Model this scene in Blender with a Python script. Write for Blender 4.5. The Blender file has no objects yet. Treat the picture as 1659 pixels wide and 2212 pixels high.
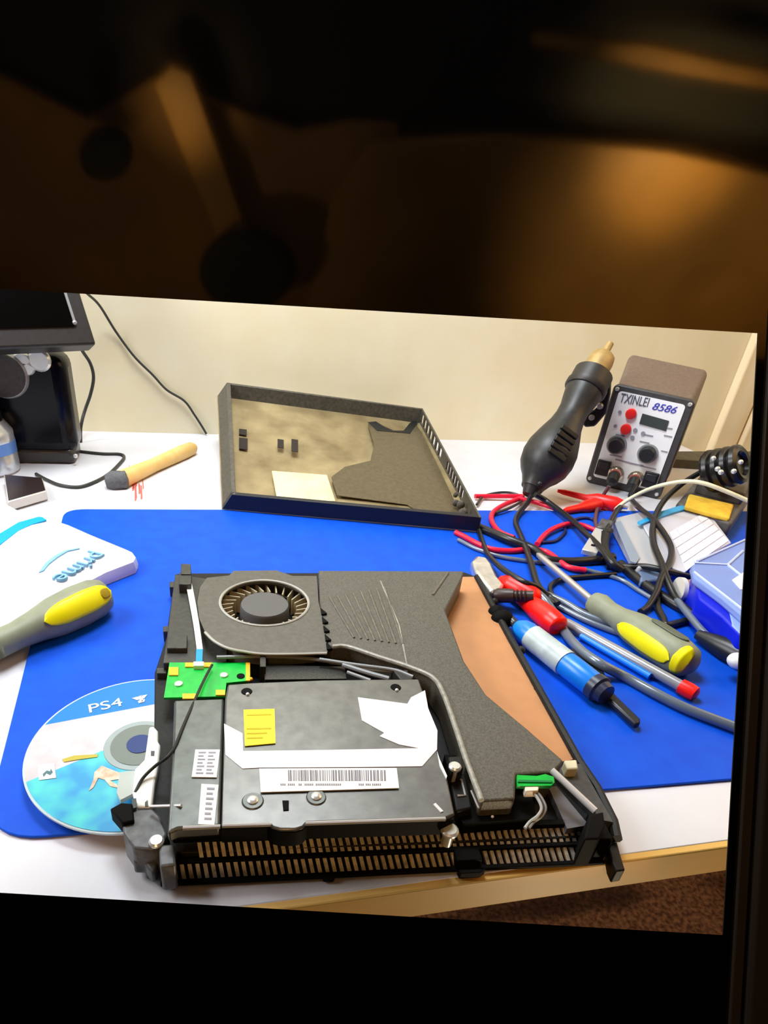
import bpy, bmesh, math, random
from mathutils import Vector as V, Matrix
random.seed(7)
S = bpy.context.scene
C = S.collection
PI = math.pi

# ------------------------------------------------------------------ camera
W, HH, FP = 1659.0, 2212.0, 1300.0            # frame and focal length in pixels
PX, PY = 735.0, 1320.0                        # principal point
ROLL, TH, YAW = math.radians(5.28), math.radians(31.53), math.radians(13.99)
H = 0.27                                      # camera height over the worktop (z = 0)
s, c = math.sin(YAW), math.cos(YAW)
RH = V((c, -s, 0))
FW = V((s * math.cos(TH), c * math.cos(TH), -math.sin(TH)))
U0 = V((s * math.sin(TH), c * math.sin(TH), math.cos(TH)))
IX = math.cos(ROLL) * RH + math.sin(ROLL) * U0
IY = -(math.sin(ROLL) * RH - math.cos(ROLL) * U0)
O = V((0, 0, H))
cd = bpy.data.cameras.new('camera')
cam = bpy.data.objects.new('camera', cd); C.objects.link(cam)
cam.matrix_world = Matrix((( IX.x, IY.x, -FW.x, O.x), (IX.y, IY.y, -FW.y, O.y), (IX.z, IY.z, -FW.z, O.z), (0, 0, 0, 1)))
cd.sensor_width = 36; cd.sensor_fit = 'AUTO'; cd.lens = FP / HH * 36
cd.shift_x = (W / 2 - PX) / HH; cd.shift_y = (PY - HH / 2) / HH
cd.clip_start = 0.01; cd.clip_end = 50
S.camera = cam
# ------------------------------------------------------------------ world, lights, exposure
S.view_settings.view_transform = 'Standard'; S.view_settings.look = 'None'
S.view_settings.exposure = 0.0; S.view_settings.gamma = 1.0
wd = bpy.data.worlds.new('World'); S.world = wd; wd.use_nodes = True
wd.node_tree.nodes['Background'].inputs[0].default_value = (0.0, 0.0, 0.0, 1)
def area(name, loc, target, size, power, col, sy=None):
    l = bpy.data.lights.new(name, 'AREA'); l.size = size; l.energy = power; l.color = col
    if sy: l.shape = 'RECTANGLE'; l.size_y = sy
    o = bpy.data.objects.new(name, l); C.objects.link(o); o.location = loc
    o.rotation_euler = (V(target) - V(loc)).to_track_quat('-Z', 'Y').to_euler(); return o
def spot(name, loc, target, power, col, ang, blend=.6, rad=.04):
    l = bpy.data.lights.new(name, 'SPOT'); l.energy = power; l.color = col; l.spot_size = math.radians(ang); l.spot_blend = blend
    l.shadow_soft_size = rad
    o = bpy.data.objects.new(name, l); C.objects.link(o); o.location = loc
    o.rotation_euler = (V(target) - V(loc)).to_track_quat('-Z', 'Y').to_euler(); return o
area('bench_lamp_light', (0.05, .66, .92), (0.3, .74, 0), .34, 11.0, (.88, .95, 1.0))
area('side_lamp_light', (-.70, .55, .64), (.4, .60, .08), .45, 11.0, (.96, .96, .96))
area('warm_fill_light', (.92, .40, .60), (.3, .3, .0), .5, 2.5, (1.0, .60, .26))

spot('warm_front_fill_light', O - FW * .55, O + FW * .5, 6.0, (1.0, .52, .16), 62, .5, .07)  # unseen warm spot added behind the camera to light the bench front

# ------------------------------------------------------------------ helpers
def ray(px, py): return (IX * (px - PX) - IY * (py - PY) + FW * FP)
def at(px, py, z=0.0):
    d = ray(px, py); return O + d * ((z - H) / d.z)
def atY(px, py, y):
    d = ray(px, py); return O + d * (y / d.y)
def atD(px, py, dep): return O + ray(px, py) * (dep / FP)
def at2(px, py, z=0.0):
    p = at(px, py, z); return (p.x, p.y)
def lin(v):
    v = v / 255.0
    return v / 12.92 if v <= .04045 else ((v + .055) / 1.055) ** 2.4
MATS = {}
def mat(name, rgb, rough=.5, metal=0.0, noise=0.0, scale=200, bump=0.0, rgb2=None, alpha=1.0, trans=0.0, ior=1.45, spec=.5, aniso=None, coat=0.0):
    if name in MATS: return MATS[name]
    m = bpy.data.materials.new(name); m.use_nodes = True
    n, l = m.node_tree.nodes, m.node_tree.links
    b = n['Principled BSDF']
    col = tuple(lin(x) for x in rgb) + (1,)
    b.inputs['Base Color'].default_value = col
    b.inputs['Roughness'].default_value = rough; b.inputs['Metallic'].default_value = metal
    b.inputs['IOR'].default_value = ior; b.inputs['Alpha'].default_value = alpha
    b.inputs['Transmission Weight'].default_value = trans
    b.inputs['Specular IOR Level'].default_value = spec
    b.inputs['Coat Weight'].default_value = coat
    if noise or bump:
        tc = n.new('ShaderNodeTexCoord'); mp = n.new('ShaderNodeMapping'); l.new(tc.outputs['Object'], mp.inputs[0])
        if aniso: mp.inputs['Scale'].default_value = aniso
        nz = n.new('ShaderNodeTexNoise'); nz.inputs['Scale'].default_value = scale; nz.inputs['Detail'].default_value = 5
        l.new(mp.outputs[0], nz.inputs[0])
        if noise:
            mx = n.new('ShaderNodeMix'); mx.data_type = 'RGBA'
            c2 = tuple(lin(x) for x in rgb2) + (1,) if rgb2 else tuple(min(1, x * (1 + noise * 2)) for x in col[:3]) + (1,)
            mx.inputs[6].default_value = col; mx.inputs[7].default_value = c2
            rp = n.new('ShaderNodeMapRange'); rp.inputs[1].default_value = .5 - .25; rp.inputs[2].default_value = .5 + .25
            l.new(nz.outputs[0], rp.inputs[0]); l.new(rp.outputs[0], mx.inputs[0]); l.new(mx.outputs[2], b.inputs['Base Color'])
        if bump:
            bp = n.new('ShaderNodeBump'); bp.inputs['Strength'].default_value = bump; bp.inputs['Distance'].default_value = .002
            l.new(nz.outputs[0], bp.inputs['Height']); l.new(bp.outputs[0], b.inputs['Normal'])
    MATS[name] = m; return m

class MB:
    def __init__(self): self.v = []; self.f = []; self.sm = []
    def add(self, vs, fs, smooth=False):
        k = len(self.v); self.v += [V(p) for p in vs]
        for f in fs: self.f.append([i + k for i in f]); self.sm.append(smooth)
        return self
    def slab(self, pts, off):                         # closed outline of 3-D points pushed along a vector
        n = len(pts); off = V(off); a = [V(p) for p in pts]
        nn = sum(((a[i] - a[0]).cross(a[(i + 1) % n] - a[0]) for i in range(1, n - 1)), V((0, 0, 0)))
        if nn.dot(off) < 0: a = a[::-1]
        vs = a + [p + off for p in a]
        fs = [list(range(n))[::-1], list(range(n, 2 * n))] + [[i, (i + 1) % n, n + (i + 1) % n, n + i] for i in range(n)]
        return self.add(vs, fs)
    def plate(self, px, z0, z1):                      # outline read at height z1, going down to z0
        return self.slab([at(x, y, z1) for x, y in px], (0, 0, z0 - z1))
    def prism(self, xy, z0, z1): return self.slab([(x, y, z1) for x, y in xy], (0, 0, z0 - z1))
    def box(self, o, ax, ay, az):                     # centre and three half vectors
        o, ax, ay, az = V(o), V(ax), V(ay), V(az)
        vs = [o + i * ax + j * ay + k * az for k in (-1, 1) for j in (-1, 1) for i in (-1, 1)]
        fs = [[0, 2, 3, 1], [4, 5, 7, 6], [0, 1, 5, 4], [2, 6, 7, 3], [0, 4, 6, 2], [1, 3, 7, 5]]
        if ax.cross(ay).dot(az) < 0: fs = [f[::-1] for f in fs]
        return self.add(vs, fs)
    def tube(self, path, r, seg=10, cap=True):        # r: number or one per point
        pts = [V(p) for p in path]; n = len(pts)
        rs = r if isinstance(r, (list, tuple)) else [r] * n
        t0 = (pts[1] - pts[0]).normalized()
        up = V((0, 0, 1)) if abs(t0.z) < .9 else V((1, 0, 0))
        nrm = (up - t0 * up.dot(t0)).normalized(); vs = []
        for i in range(n):
            t = (pts[min(i + 1, n - 1)] - pts[max(i - 1, 0)]).normalized()
            nrm = (nrm - t * nrm.dot(t)).normalized(); bn = t.cross(nrm)
            for k in range(seg):
                a = 2 * PI * k / seg; vs.append(pts[i] + (nrm * math.cos(a) + bn * math.sin(a)) * rs[i])
        fs = [[i * seg + k, i * seg + (k + 1) % seg, (i + 1) * seg + (k + 1) % seg, (i + 1) * seg + k] for i in range(n - 1) for k in range(seg)]
        self.add(vs, fs, True)
        if cap:
            b = len(self.v) - len(vs)
            self.f.append([b + k for k in range(seg)][::-1]); self.sm.append(False)
            self.f.append([b + (n - 1) * seg + k for k in range(seg)]); self.sm.append(False)
        return self
    def lathe(self, a, b, prof, seg=24, sx=1.0, side=None):   # prof: (t along a>b, radius); sx squashes across 'side'
        a, b = V(a), V(b); t = (b - a).normalized()
        sd = V(side) if side is not None else (V((0, 0, 1)) if abs(t.z) < .9 else V((1, 0, 0)))
        n1 = (sd - t * sd.dot(t)).normalized(); n2 = t.cross(n1); vs = []
        for (u, r) in prof:
            o = a + (b - a) * u
            for k in range(seg):
                an = 2 * PI * k / seg; vs.append(o + n1 * math.cos(an) * r * sx + n2 * math.sin(an) * r)
        n = len(prof)
        fs = [[i * seg + k, i * seg + (k + 1) % seg, (i + 1) * seg + (k + 1) % seg, (i + 1) * seg + k] for i in range(n - 1) for k in range(seg)]
        self.add(vs, fs, True); b0 = len(self.v) - len(vs)
        if prof[0][1] > 1e-6: self.f.append([b0 + k for k in range(seg)][::-1]); self.sm.append(False)
        if prof[-1][1] > 1e-6: self.f.append([b0 + (n - 1) * seg + k for k in range(seg)]); self.sm.append(False)
        return self
    def ball(self, o, r, sz=(1, 1, 1), seg=16):
        prof = [(i / 10, math.sin(PI * i / 10)) for i in range(11)]; o = V(o); vs = []
        for u, rr in prof:
            for k in range(seg):
                an = 2 * PI * k / seg
                vs.append(o + V((math.cos(an) * rr * sz[0], math.sin(an) * rr * sz[1], -math.cos(PI * u) * sz[2])) * r)
        fs = [[i * seg + k, i * seg + (k + 1) % seg, (i + 1) * seg + (k + 1) % seg, (i + 1) * seg + k] for i in range(10) for k in range(seg)]
        return self.add(vs, fs, True)
    def build(self, name, m, parent=None, bevel=0.0, seg=2, label=None):
        me = bpy.data.meshes.new(name)
        org = parent.matrix_world.translation if parent else V((0, 0, 0))
        if parent is None or True:
            lo = V([min(p[i] for p in self.v) for i in range(3)]); hi = V([max(p[i] for p in self.v) for i in range(3)])
            ctr = (lo + hi) / 2; ctr.z = lo.z
        me.from_pydata([tuple(p - ctr) for p in self.v], [], self.f)
        for p, sm in zip(me.polygons, self.sm): p.use_smooth = sm
        me.update(); me.set_sharp_from_angle(angle=math.radians(38)); me.materials.append(m)
        o = bpy.data.objects.new(name, me); C.objects.link(o)
        if parent:
            base = V(parent['_abs']); o.parent = parent; o.location = ctr - base
        else: o.location = ctr
        o['_abs'] = tuple(ctr)
        if bevel:
            bv = o.modifiers.new('bevel', 'BEVEL'); bv.width = bevel; bv.segments = seg; bv.limit_method = 'ANGLE'
        if label: o['label'] = label
        return o
def root(name, loc, label, cat, group=None):
    o = bpy.data.objects.new(name, None); C.objects.link(o); o.location = V(loc); o.empty_display_size = .02
    o['_abs'] = tuple(loc); tag(o, label, cat, group); return o
def tag(o, label, cat, group=None):
    o['label'] = label; o['category'] = cat
    if group: o['group'] = group
    return o
def struct(o): o['kind'] = 'structure'; return o
def smooth(pts, n=8):                                  # Catmull-Rom through 3-D points
    p = [V(x) for x in pts]; p = [p[0] * 2 - p[1]] + p + [p[-1] * 2 - p[-2]]; out = []
    for i in range(1, len(p) - 2):
        for k in range(n):
            t = k / n
            out.append(.5 * ((2 * p[i]) + (p[i + 1] - p[i - 1]) * t + (2 * p[i - 1] - 5 * p[i] + 4 * p[i + 1] - p[i + 2]) * t * t + (3 * p[i] - p[i - 1] - 3 * p[i + 1] + p[i + 2]) * t ** 3))
    return out + [p[-2]]
def text(name, body, org, xd, yd, size, m, parent, depth=.0003, shear=0.0, bold=0.0, align='LEFT', wide=1.0):
    cu = bpy.data.curves.new(name, 'FONT'); cu.body = body; cu.size = size; cu.extrude = depth; cu.shear = shear; cu.offset = bold; cu.align_x = align
    t = bpy.data.objects.new('tmp_text', cu); C.objects.link(t)
    dg = bpy.context.evaluated_depsgraph_get(); me = bpy.data.meshes.new_from_object(t.evaluated_get(dg))
    bpy.data.objects.remove(t)
    xd = V(xd).normalized(); yd = V(yd); yd = (yd - xd * xd.dot(yd)).normalized(); zd = xd.cross(yd); org = V(org)
    b = MB(); b.add([org + xd * v.co.x * wide + yd * v.co.y + zd * v.co.z for v in me.vertices], [list(p.vertices) for p in me.polygons])
    return b.build(name, m, parent)

# ------------------------------------------------------------------ setting
Mwall = mat('cream_wall', (240, 230, 200), .75, noise=.4, scale=14, rgb2=(234, 220, 182))
b = MB(); b.box((.35, .953 + .02, .3), (1.6, 0, 0), (0, .02, 0), (0, 0, .9)); struct(b.build('wall_back', Mwall))
Mtrim = mat('pale_trim', (248, 234, 204), .6, noise=.5, scale=30, rgb2=(236, 210, 164), aniso=(1, 1, .06))
cx = atY(1592, 780, .953).x
b = MB(); b.box((cx + .03, .944, .3), (.024, 0, 0), (0, .009, 0), (0, 0, .9)); struct(b.build('trim_1', Mtrim, bevel=.003))
b = MB(); b.box((cx + .085, .940, .3), (.028, 0, 0), (0, .013, 0), (0, 0, .9)); struct(b.build('trim_2', Mtrim, bevel=.003))
b = MB(); b.box((cx + .24, .70, .3), (.02, 0, 0), (0, .26, 0), (0, 0, .9)); struct(b.build('wall_right', Mwall))
Mfloor = mat('brown_floor', (70, 45, 30), .6, noise=.4, scale=20)
b = MB(); b.box((.3, .3, -.78), (1.7, 0, 0), (0, 1.2, 0), (0, 0, .02)); struct(b.build('floor', Mfloor))

# table
Mtop = mat('white_laminate', (208, 207, 213), .38, noise=.12, scale=9)
Mband = mat('beech_edge', (232, 188, 104), .5, noise=.5, scale=25, rgb2=(212, 162, 80), aniso=(.15, 1, 1))
YF = .1697
t = root('work_table', (.25, .55, -.76), 'white topped work table with beech edge below the blue mat', 'table')
out = [(-.15, YF), (.85, YF), (.85, .953), (-.62, .953), (-.62, .33)]
b = MB(); b.prism([(x, y + (.0005 if y == YF else 0)) for x, y in out], -.0245, 0); b.build('tabletop', Mtop, t, bevel=.0006)
b = MB(); b.box((.345, YF + .006, -.012), (.492, 0, 0), (0, .0095, 0), (0, 0, .0116)); b.build('edge_band', Mband, t, bevel=.001, label='beech wood edge band along the front')
for x, y in ((.8, .22), (.8, .9), (-.56, .9), (-.56, .42)):
    b = MB(); b.box((x, y, -.392), (.02, 0, 0), (0, .02, 0), (0, 0, .368)); b.build('leg', Mband, t, bevel=.002)

# rug on the floor under the table edge
m = bpy.data.materials.new('woven_rug'); m.use_nodes = True; n, l = m.node_tree.nodes, m.node_tree.links
bs = n['Principled BSDF']; bs.inputs['Roughness'].default_value = .95
tc = n.new('ShaderNodeTexCoord'); nz = n.new('ShaderNodeTexNoise'); nz.inputs['Scale'].default_value = 120; l.new(tc.outputs['Object'], nz.inputs[0])
wv = n.new('ShaderNodeTexWave'); wv.wave_type = 'RINGS'; wv.inputs['Scale'].default_value = 2.4; wv.inputs['Distortion'].default_value = 5; l.new(tc.outputs['Object'], wv.inputs[0])
cr = n.new('ShaderNodeValToRGB'); cr.color_ramp.elements[0].color = (.09, .035, .02, 1); cr.color_ramp.elements[1].color = (.30, .15, .09, 1)
cr.color_ramp.elements[0].position = .35; cr.color_ramp.elements[1].position = .65; l.new(nz.outputs[0], cr.inputs[0])
r2 = n.new('ShaderNodeValToRGB'); r2.color_ramp.elements[0].color = (.25, .2, .2, 1); r2.color_ramp.elements[1].color = (1, 1, 1, 1); r2.color_ramp.elements[1].position = .25
l.new(wv.outputs[0], r2.inputs[0]); mx = n.new('ShaderNodeMix'); mx.data_type = 'RGBA'; mx.blend_type = 'MULTIPLY'; mx.inputs[0].default_value = 1
l.new(cr.outputs[0], mx.inputs[6]); l.new(r2.outputs[0], mx.inputs[7]); l.new(mx.outputs[2], bs.inputs['Base Color'])
b = MB(); b.box((.5, .55, -.752), (.9, 0, 0), (0, .75, 0), (0, 0, .008)); tag(b.build('rug', m, bevel=.006), 'brown patterned woven rug seen below the table edge at lower right', 'rug')

# blue mat
m = mat('blue_silicone', (0, 84, 216), .55, noise=.25, scale=60, rgb2=(0, 72, 204), spec=.25)
P0, P1 = at(152, 1090), at(1290, 1118)
xl0, xl1 = at(140, 1105), at(0, 1515)
fl, fr = at(-60, 1826), at(1577, 1688)
def rnd(p, q, r, k, n=8):                              # rounded corner at q
    p, q, r = V(p), V(q), V(r); a = q + (p - q).normalized() * k; d = q + (r - q).normalized() * k
    return [(a * (1 - t) ** 2 + q * 2 * t * (1 - t) + d * t * t) for t in [i / n for i in range(n + 1)]]
LBx = xl0.lerp(xl1, -.02); LF = xl0.lerp(xl1, 2.3)
yb = (P0.y + P1.y) / 2 + .004
RB = V((.76, yb - .012, 0)); LB = V((LBx.x, yb, 0)); RF = V((.76, fr.y + (.76 - fr.x) * (fr.y - fl.y) / (fr.x - fl.x), 0)); LF = V((LF.x, fl.y, 0))
pts = rnd(LF, LB, RB, .022) + rnd(LB, RB, RF, .03) + rnd(RB, RF, LF, .03) + rnd(RF, LF, LB, .03)
ZM = .0022
b = MB(); b.slab([(p.x, p.y, ZM) for p in pts], (0, 0, -ZM + .0003)); tag(b.build('work_mat', m, bevel=.0006), 'large bright blue work mat with rounded corners on the white table', 'mat')

# ------------------------------------------------------------------ display whose picture area opens on the bench
DP = .24
def dp(px, py, dd=0.0): return atD(px, py, DP + dd)
q = math.radians(3.35)
DX = (IX * math.cos(q) - IY * math.sin(q)); DY = (IY * math.cos(q) + IX * math.sin(q)); DN = -FW
ctr = dp(1638, 720)                                     # top right corner of the picture
def dl(u, v, w=0.0): return ctr + DX * u + DY * v + DN * w   # in the plane: u right, v up
wpx = DP / FP
PW, PHh = 1640 * wpx + .030, 1302 * wpx
disp = root('display_screen', dl(-.15, -.46), 'large dark display surround with warm room reflections framing the bright bench picture', 'screen')
Mglass = mat('black_gloss', (3, 3, 3), .05, ior=1.9, spec=.5)
Mbez = mat('bezel_plastic', (26, 19, 11), .7, spec=.15)
L, R, T, B = -.375, .0 + 22 * wpx, .140, -PHh - .06
b = MB()
def slabuv(b, us, w0, w1): b.slab([dl(u, v, w1) for u, v in us], DN * (w0 - w1))
def ring(o_, i_, w): return [dl(u, v, w) for u, v in o_] + [dl(u, v, w) for u, v in i_]
oo = [(L, B), (R, B), (R, T), (L, T)]; ii = [(-PW, -PHh), (0, -PHh), (0, 0), (-PW, 0)]; ib = [(-PW - .004, -PHh - .004), (.002, -PHh - .004), (.002, .004), (-PW - .004, .004)]
b.add(ring(oo, ii, 0) + ring(oo, ib, -.003), sum([[[k, (k + 1) % 4, 4 + (k + 1) % 4, 4 + k], [8 + k, 12 + k, 12 + (k + 1) % 4, 8 + (k + 1) % 4], [4 + k, 4 + (k + 1) % 4, 12 + (k + 1) % 4, 12 + k], [k, 8 + k, 8 + (k + 1) % 4, (k + 1) % 4]] for k in range(4)], []))
b.build('screen_glass', Mglass, disp)
b = MB()
slabuv(b, [(R, B), (R + .004, B), (R + .004, T), (R, T)], -.007, .0015)
b.build('inner_lip', mat('lip_plastic', (30, 22, 13), .6, spec=.2), disp, bevel=.0004)
b = MB()
R2 = R + .0055
slabuv(b, [(R2, B), (R2 + .07, B), (R2 + .07, T + .005), (R2, T + .005)], -.012, .004)
slabuv(b, [(L, T), (R2, T), (R2, T + .005), (L, T + .005)], -.006, .003)
slabuv(b, [(L, B - .02), (R2 + .07, B - .02), (R2 + .07, B), (L, B)], -.012, .004)
slabuv(b, [(L - .005, B - .02), (L, B - .02), (L, T + .005), (L - .005, T + .005)], -.006, .003)
b.build('bezel', Mbez, disp, bevel=.0015)

# ------------------------------------------------------------------ console cover leaning at the back
Mcov = mat('cover_plastic', (62, 60, 52), .55, noise=.6, scale=240, rgb2=(92, 86, 74))
Mcovb = mat('cover_black', (20, 21, 28), .5, noise=.3, scale=200)
Mshield = mat('dirty_shield', (176, 158, 118), .4, noise=.9, scale=26, rgb2=(120, 104, 72), metal=.25)
Mdark = mat('brown_gloss_plastic', (74, 66, 48), .28, noise=.5, scale=200, rgb2=(98, 86, 62))
# rim corners (near left, near right, far right, far left)
NLb, NRb = at(500, 1108, .003), at(1034, 1150, .003)
n_up = V((0, -.33, .94)).normalized()
rNL, rNR = at(500, 1068, .022), at(1040, 1118, .022)
rFL, rFR = atY(490, 826, .900), atY(913, 882, .905)
eL = (rFL - rNL).normalized(); eW = (rNR - rNL).normalized(); nn = eW.cross(eL).normalized()
dep = (NLb - rNL)                                        # rim to bottom
depv = -nn * .0245
dNL, dNR = at(479, 1100, .003) - rNL, NRb - rNR
dFL = atY(469, 856, .893) - rFL; dFR = -nn * .0245
def lerp4(u, v, k=0.0): # u across, v away; k 0 rim ... 1 floor
    p = rNL.lerp(rNR, u).lerp(rFL.lerp(rFR, u), v); return p + (dNL.lerp(dNR, u) * (1 - v) + dFL.lerp(dFR, u) * v) * k
cv = root('console_cover', lerp4(.5, .1, 1), 'upturned dusty console top cover lying open at the back of the blue mat', 'console cover')
def wallpiece(b, u0, v0, u1, v1, th_u, th_v, k1=1.0):
    a = [lerp4(u0, v0), lerp4(u1, v1), lerp4(u1 + th_u, v1 + th_v), lerp4(u0 + th_u, v0 + th_v)]
    z = [lerp4(u0, v0, k1), lerp4(u1, v1, k1), lerp4(u1 + th_u, v1 + th_v, k1), lerp4(u0 + th_u, v0 + th_v, k1)]
    b.add(z + a, [[0, 3, 2, 1], [4, 5, 6, 7], [0, 1, 5, 4], [1, 2, 6, 5], [2, 3, 7, 6], [3, 0, 4, 7]])
b = MB()
fl_ = [lerp4(u, v, k) for k in (1.0, .92) for u, v in ((0, 0), (1, 0), (1, 1), (0, 1))]
b.add(fl_, [[0, 3, 2, 1], [4, 5, 6, 7], [0, 1, 5, 4], [1, 2, 6, 5], [2, 3, 7, 6], [3, 0, 4, 7]])
b.build('floor_panel', Mshield, cv, label='dirty tan inside of the cover')
b = MB(); wallpiece(b, 0, 0, 0, 1, .018, 0); wallpiece(b, 0, 1, 1, 1, 0, -.015); b.build('side_wall', Mcov, cv, bevel=.0006)
b = MB(); wallpiece(b, 0, 0, 1, 0, 0, .02); b.build('front_wall', Mcovb, cv, bevel=.0006, label='black glossy near side of the cover')
# right wall: rails with slots between them
b = MB()
def wallstrip(b, v0, v1, k0, k1):
    ps = []
    for k in (k0, k1):
        for (u, v) in ((1, v0), (1, v1), (.992, v1), (.992, v0)): ps.append(lerp4(u, v, k))
    b.add(ps, [[0, 1, 2, 3], [7, 6, 5, 4], [0, 4, 5, 1], [1, 5, 6, 2], [2, 6, 7, 3], [3, 7, 4, 0]])
wallstrip(b, 0, 1, 0, .16); wallstrip(b, 0, 1, .8, 1); wallstrip(b, 0, .2, .16, .8); wallstrip(b, .47, .55, .16, .8)
N = 7
for k in range(N + 1):
    v = .2 + (.47 - .2) * k / N; wallstrip(b, v - .006, v + .006, .16, .8)
    v = .55 + (.98 - .55) * k / N; wallstrip(b, v - .009, v + .009, .16, .8)
b.build('vent_wall', Mcov, cv, label='slotted vent wall of the cover')
def cpoly(b, uv, k0, k1):
    n = len(uv); ps = [lerp4(u, v, k) for k in (k0, k1) for u, v in uv]
    b.add(ps, [list(range(n))[::-1], list(range(n, 2 * n))] + [[i, (i + 1) % n, n + (i + 1) % n, n + i] for i in range(n)])
def uvof(px, py, k):                                     # find (u, v) of a point seen at a pixel on layer k
    d = ray(px, py); u, v = .5, .5
    for _ in range(30):
        def res(u, v):
            w = lerp4(u, v, k) - O; return w.x * d.z - w.z * d.x, w.y * d.z - w.z * d.y
        f0 = res(u, v); e = 1e-4; fu = res(u + e, v); fv = res(u, v + e)
        a, b_, c_, d_ = (fu[0] - f0[0]) / e, (fv[0] - f0[0]) / e, (fu[1] - f0[1]) / e, (fv[1] - f0[1]) / e
        det = a * d_ - b_ * c_; u -= (f0[0] * d_ - f0[1] * b_) / det; v -= (a * f0[1] - c_ * f0[0]) / det
    return u, v
b = MB(); cpoly(b, [uvof(x, y, .88) for x, y in ((795, 915), (818, 922), (840, 932), (870, 933), (892, 908), (912, 935), (1000, 1120), (915, 1112), (880, 1090), (790, 1078), (728, 1070), (716, 1030), (745, 1008), (800, 995), (808, 960))], .92, .88)
b.build('inner_plate', Mdark, cv, label='dark glossy brown area inside the cover')
b = MB(); cpoly(b, [uvof(x, y, .87) for x, y in ((588, 1017), (706, 1026), (724, 1082), (600, 1082))], .92, .87)
b.build('paper_label', mat('cream_label', (240, 226, 176), .5, noise=.3, scale=40, rgb2=(236, 214, 150)), cv, label='pale cream paper label inside the cover')
for (x0, y0, w, h) in ((600, 948, 13, 20), (630, 948, 14, 28), (517, 926, 16, 14), (517, 945, 18, 26)):
    b = MB(); cpoly(b, [uvof(x, y, .89) for x, y in ((x0, y0), (x0 + w, y0 + 2), (x0 + w, y0 + h), (x0, y0 + h - 2))], .92, .89)
    b.build('dark_slot', mat('slot_brown', (34, 24, 16), .7), cv, label='small dark slot in the shield')  # small dark brown pieces set on the tan floor panel
b = MB(); cpoly(b, [uvof(x, y, .86) for x, y in ((795, 912), (812, 910), (828, 920), (850, 930), (872, 930), (884, 915), (896, 906), (902, 914), (886, 936), (815, 930))], .89, .86)
b.build('bracket', mat('black_matte', (20, 20, 20), .6), cv, label='black bent strip at the far right inside the cover')
b = MB()
for px, py, r in ((985, 1085, .004), (1005, 1090, .005), (1000, 1108, .006), (1020, 1105, .004), (1012, 1070, .003)):
    u, v = uvof(px, py, .5); b.ball(lerp4(min(u, .965), v, .55), r, (1, .8, 1.1))
b.build('dust_clump', mat('dust', (60, 56, 50), .9, noise=.8, scale=400), cv, label='dust clump in the right corner')

# ------------------------------------------------------------------ game console, cover off
Mblk = mat('black_plastic', (20, 20, 20), .5, noise=.6, scale=500, rgb2=(36, 36, 35), spec=.25)
Mduct = mat('speckled_plastic', (62, 59, 52), .5, noise=.8, scale=900, rgb2=(100, 97, 88), bump=.15)
Mfan = mat('fan_plastic', (76, 73, 66), .42, noise=.4, scale=300, rgb2=(92, 90, 82))
Mst = mat('steel_plate', (118, 118, 116), .36, .7, noise=.3, scale=130, rgb2=(98, 98, 98))
Mst2 = mat('steel_dark', (84, 87, 85), .4, .6, noise=.3, scale=130)
Mbright = mat('painted_reflection', (216, 210, 216), .45, .2)  # near-white base colour carries the reflection on the drive step
Mscrew = mat('screw_metal', (225, 228, 224), .3, .6)
Mwhite = mat('white_paper', (240, 240, 238), .55)
Mink = mat('ink', (60, 58, 64), .6)
Mgap = mat('gap_black', (9, 9, 9), .7, spec=.12)
cons = root('game_console', at(800, 1600, ZM), 'opened black game console without its cover, fan and disc drive showing', 'game console')
ZB = ZM + .0005
b = MB()
tray = [(392, 1238), (1005, 1236), (1030, 1246), (1103, 1380), (1160, 1482), (1226, 1600), (1252, 1647), (1289, 1702), (1325, 1775), (1332, 1815), (1310, 1835), (1290, 1806), (1046, 1817), (900, 1823), (385, 1842), (380, 1868), (348, 1880), (340, 1850), (312, 1845), (318, 1760), (332, 1690), (334, 1452), (358, 1380), (378, 1240)]
b.plate(tray, ZB, .011)
b.build('base_tray', Mblk, cons, bevel=.0008)
# low rim on the right with little lugs
b = MB()
rim = [(1030, 1246), (1103, 1380), (1160, 1482), (1226, 1600), (1252, 1647), (1289, 1702), (1325, 1775), (1333, 1812)]
b.tube([at(x, y, .0135) for x, y in rim], .0028, 8)
for x, y in ((1125, 1405), (1163, 1490), (1068, 1300)): b.ball(at(x, y, .012), .0035)
b.build('side_rim', Mblk, cons)
# tan shield showing at the right
b = MB(); b.plate([(1000, 1246), (1027, 1246), (1050, 1292), (1098, 1385), (1155, 1488), (1222, 1606), (1240, 1640), (1200, 1648), (1100, 1560), (1040, 1510), (995, 1440), (955, 1320)], .0105, .0125)
b.build('tan_shield', mat('tan_metal', (196, 140, 94), .5, noise=.3, scale=60, rgb2=(184, 130, 88)), cons, label='tan metal shield showing along the right side')
# air duct
duct = [(688, 1232), (1002, 1233), (1000, 1244), (962, 1318), (1003, 1428), (1050, 1500), (1140, 1575), (1218, 1643), (1197, 1667), (1115, 1672), (1113, 1726), (1040, 1730), (1010, 1650), (980, 1560), (960, 1500), (936, 1464), (887, 1441), (750, 1396), (718, 1396), (703, 1385), (690, 1300)]
b = MB(); b.plate(duct, .0115, .033)
dz = b.build('air_duct', Mduct, cons, bevel=.0012)
b = MB()
b.tube(smooth([at(x, y, .0335) for x, y in ((1040, 1729), (1010, 1650), (980, 1560), (958, 1500), (936, 1465), (887, 1442), (820, 1420), (750, 1397), (718, 1397))], 5), .0016, 8)
b.tube([at(822, 1255, .0332), at(862, 1350, .0332), at(880, 1440, .0332)], .0007, 6)
b.build('duct_ridge', mat('duct_edge', (120, 118, 110), .4, noise=.5, scale=300), dz, label='pale raised ridges on the duct'); b = MB()
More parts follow.
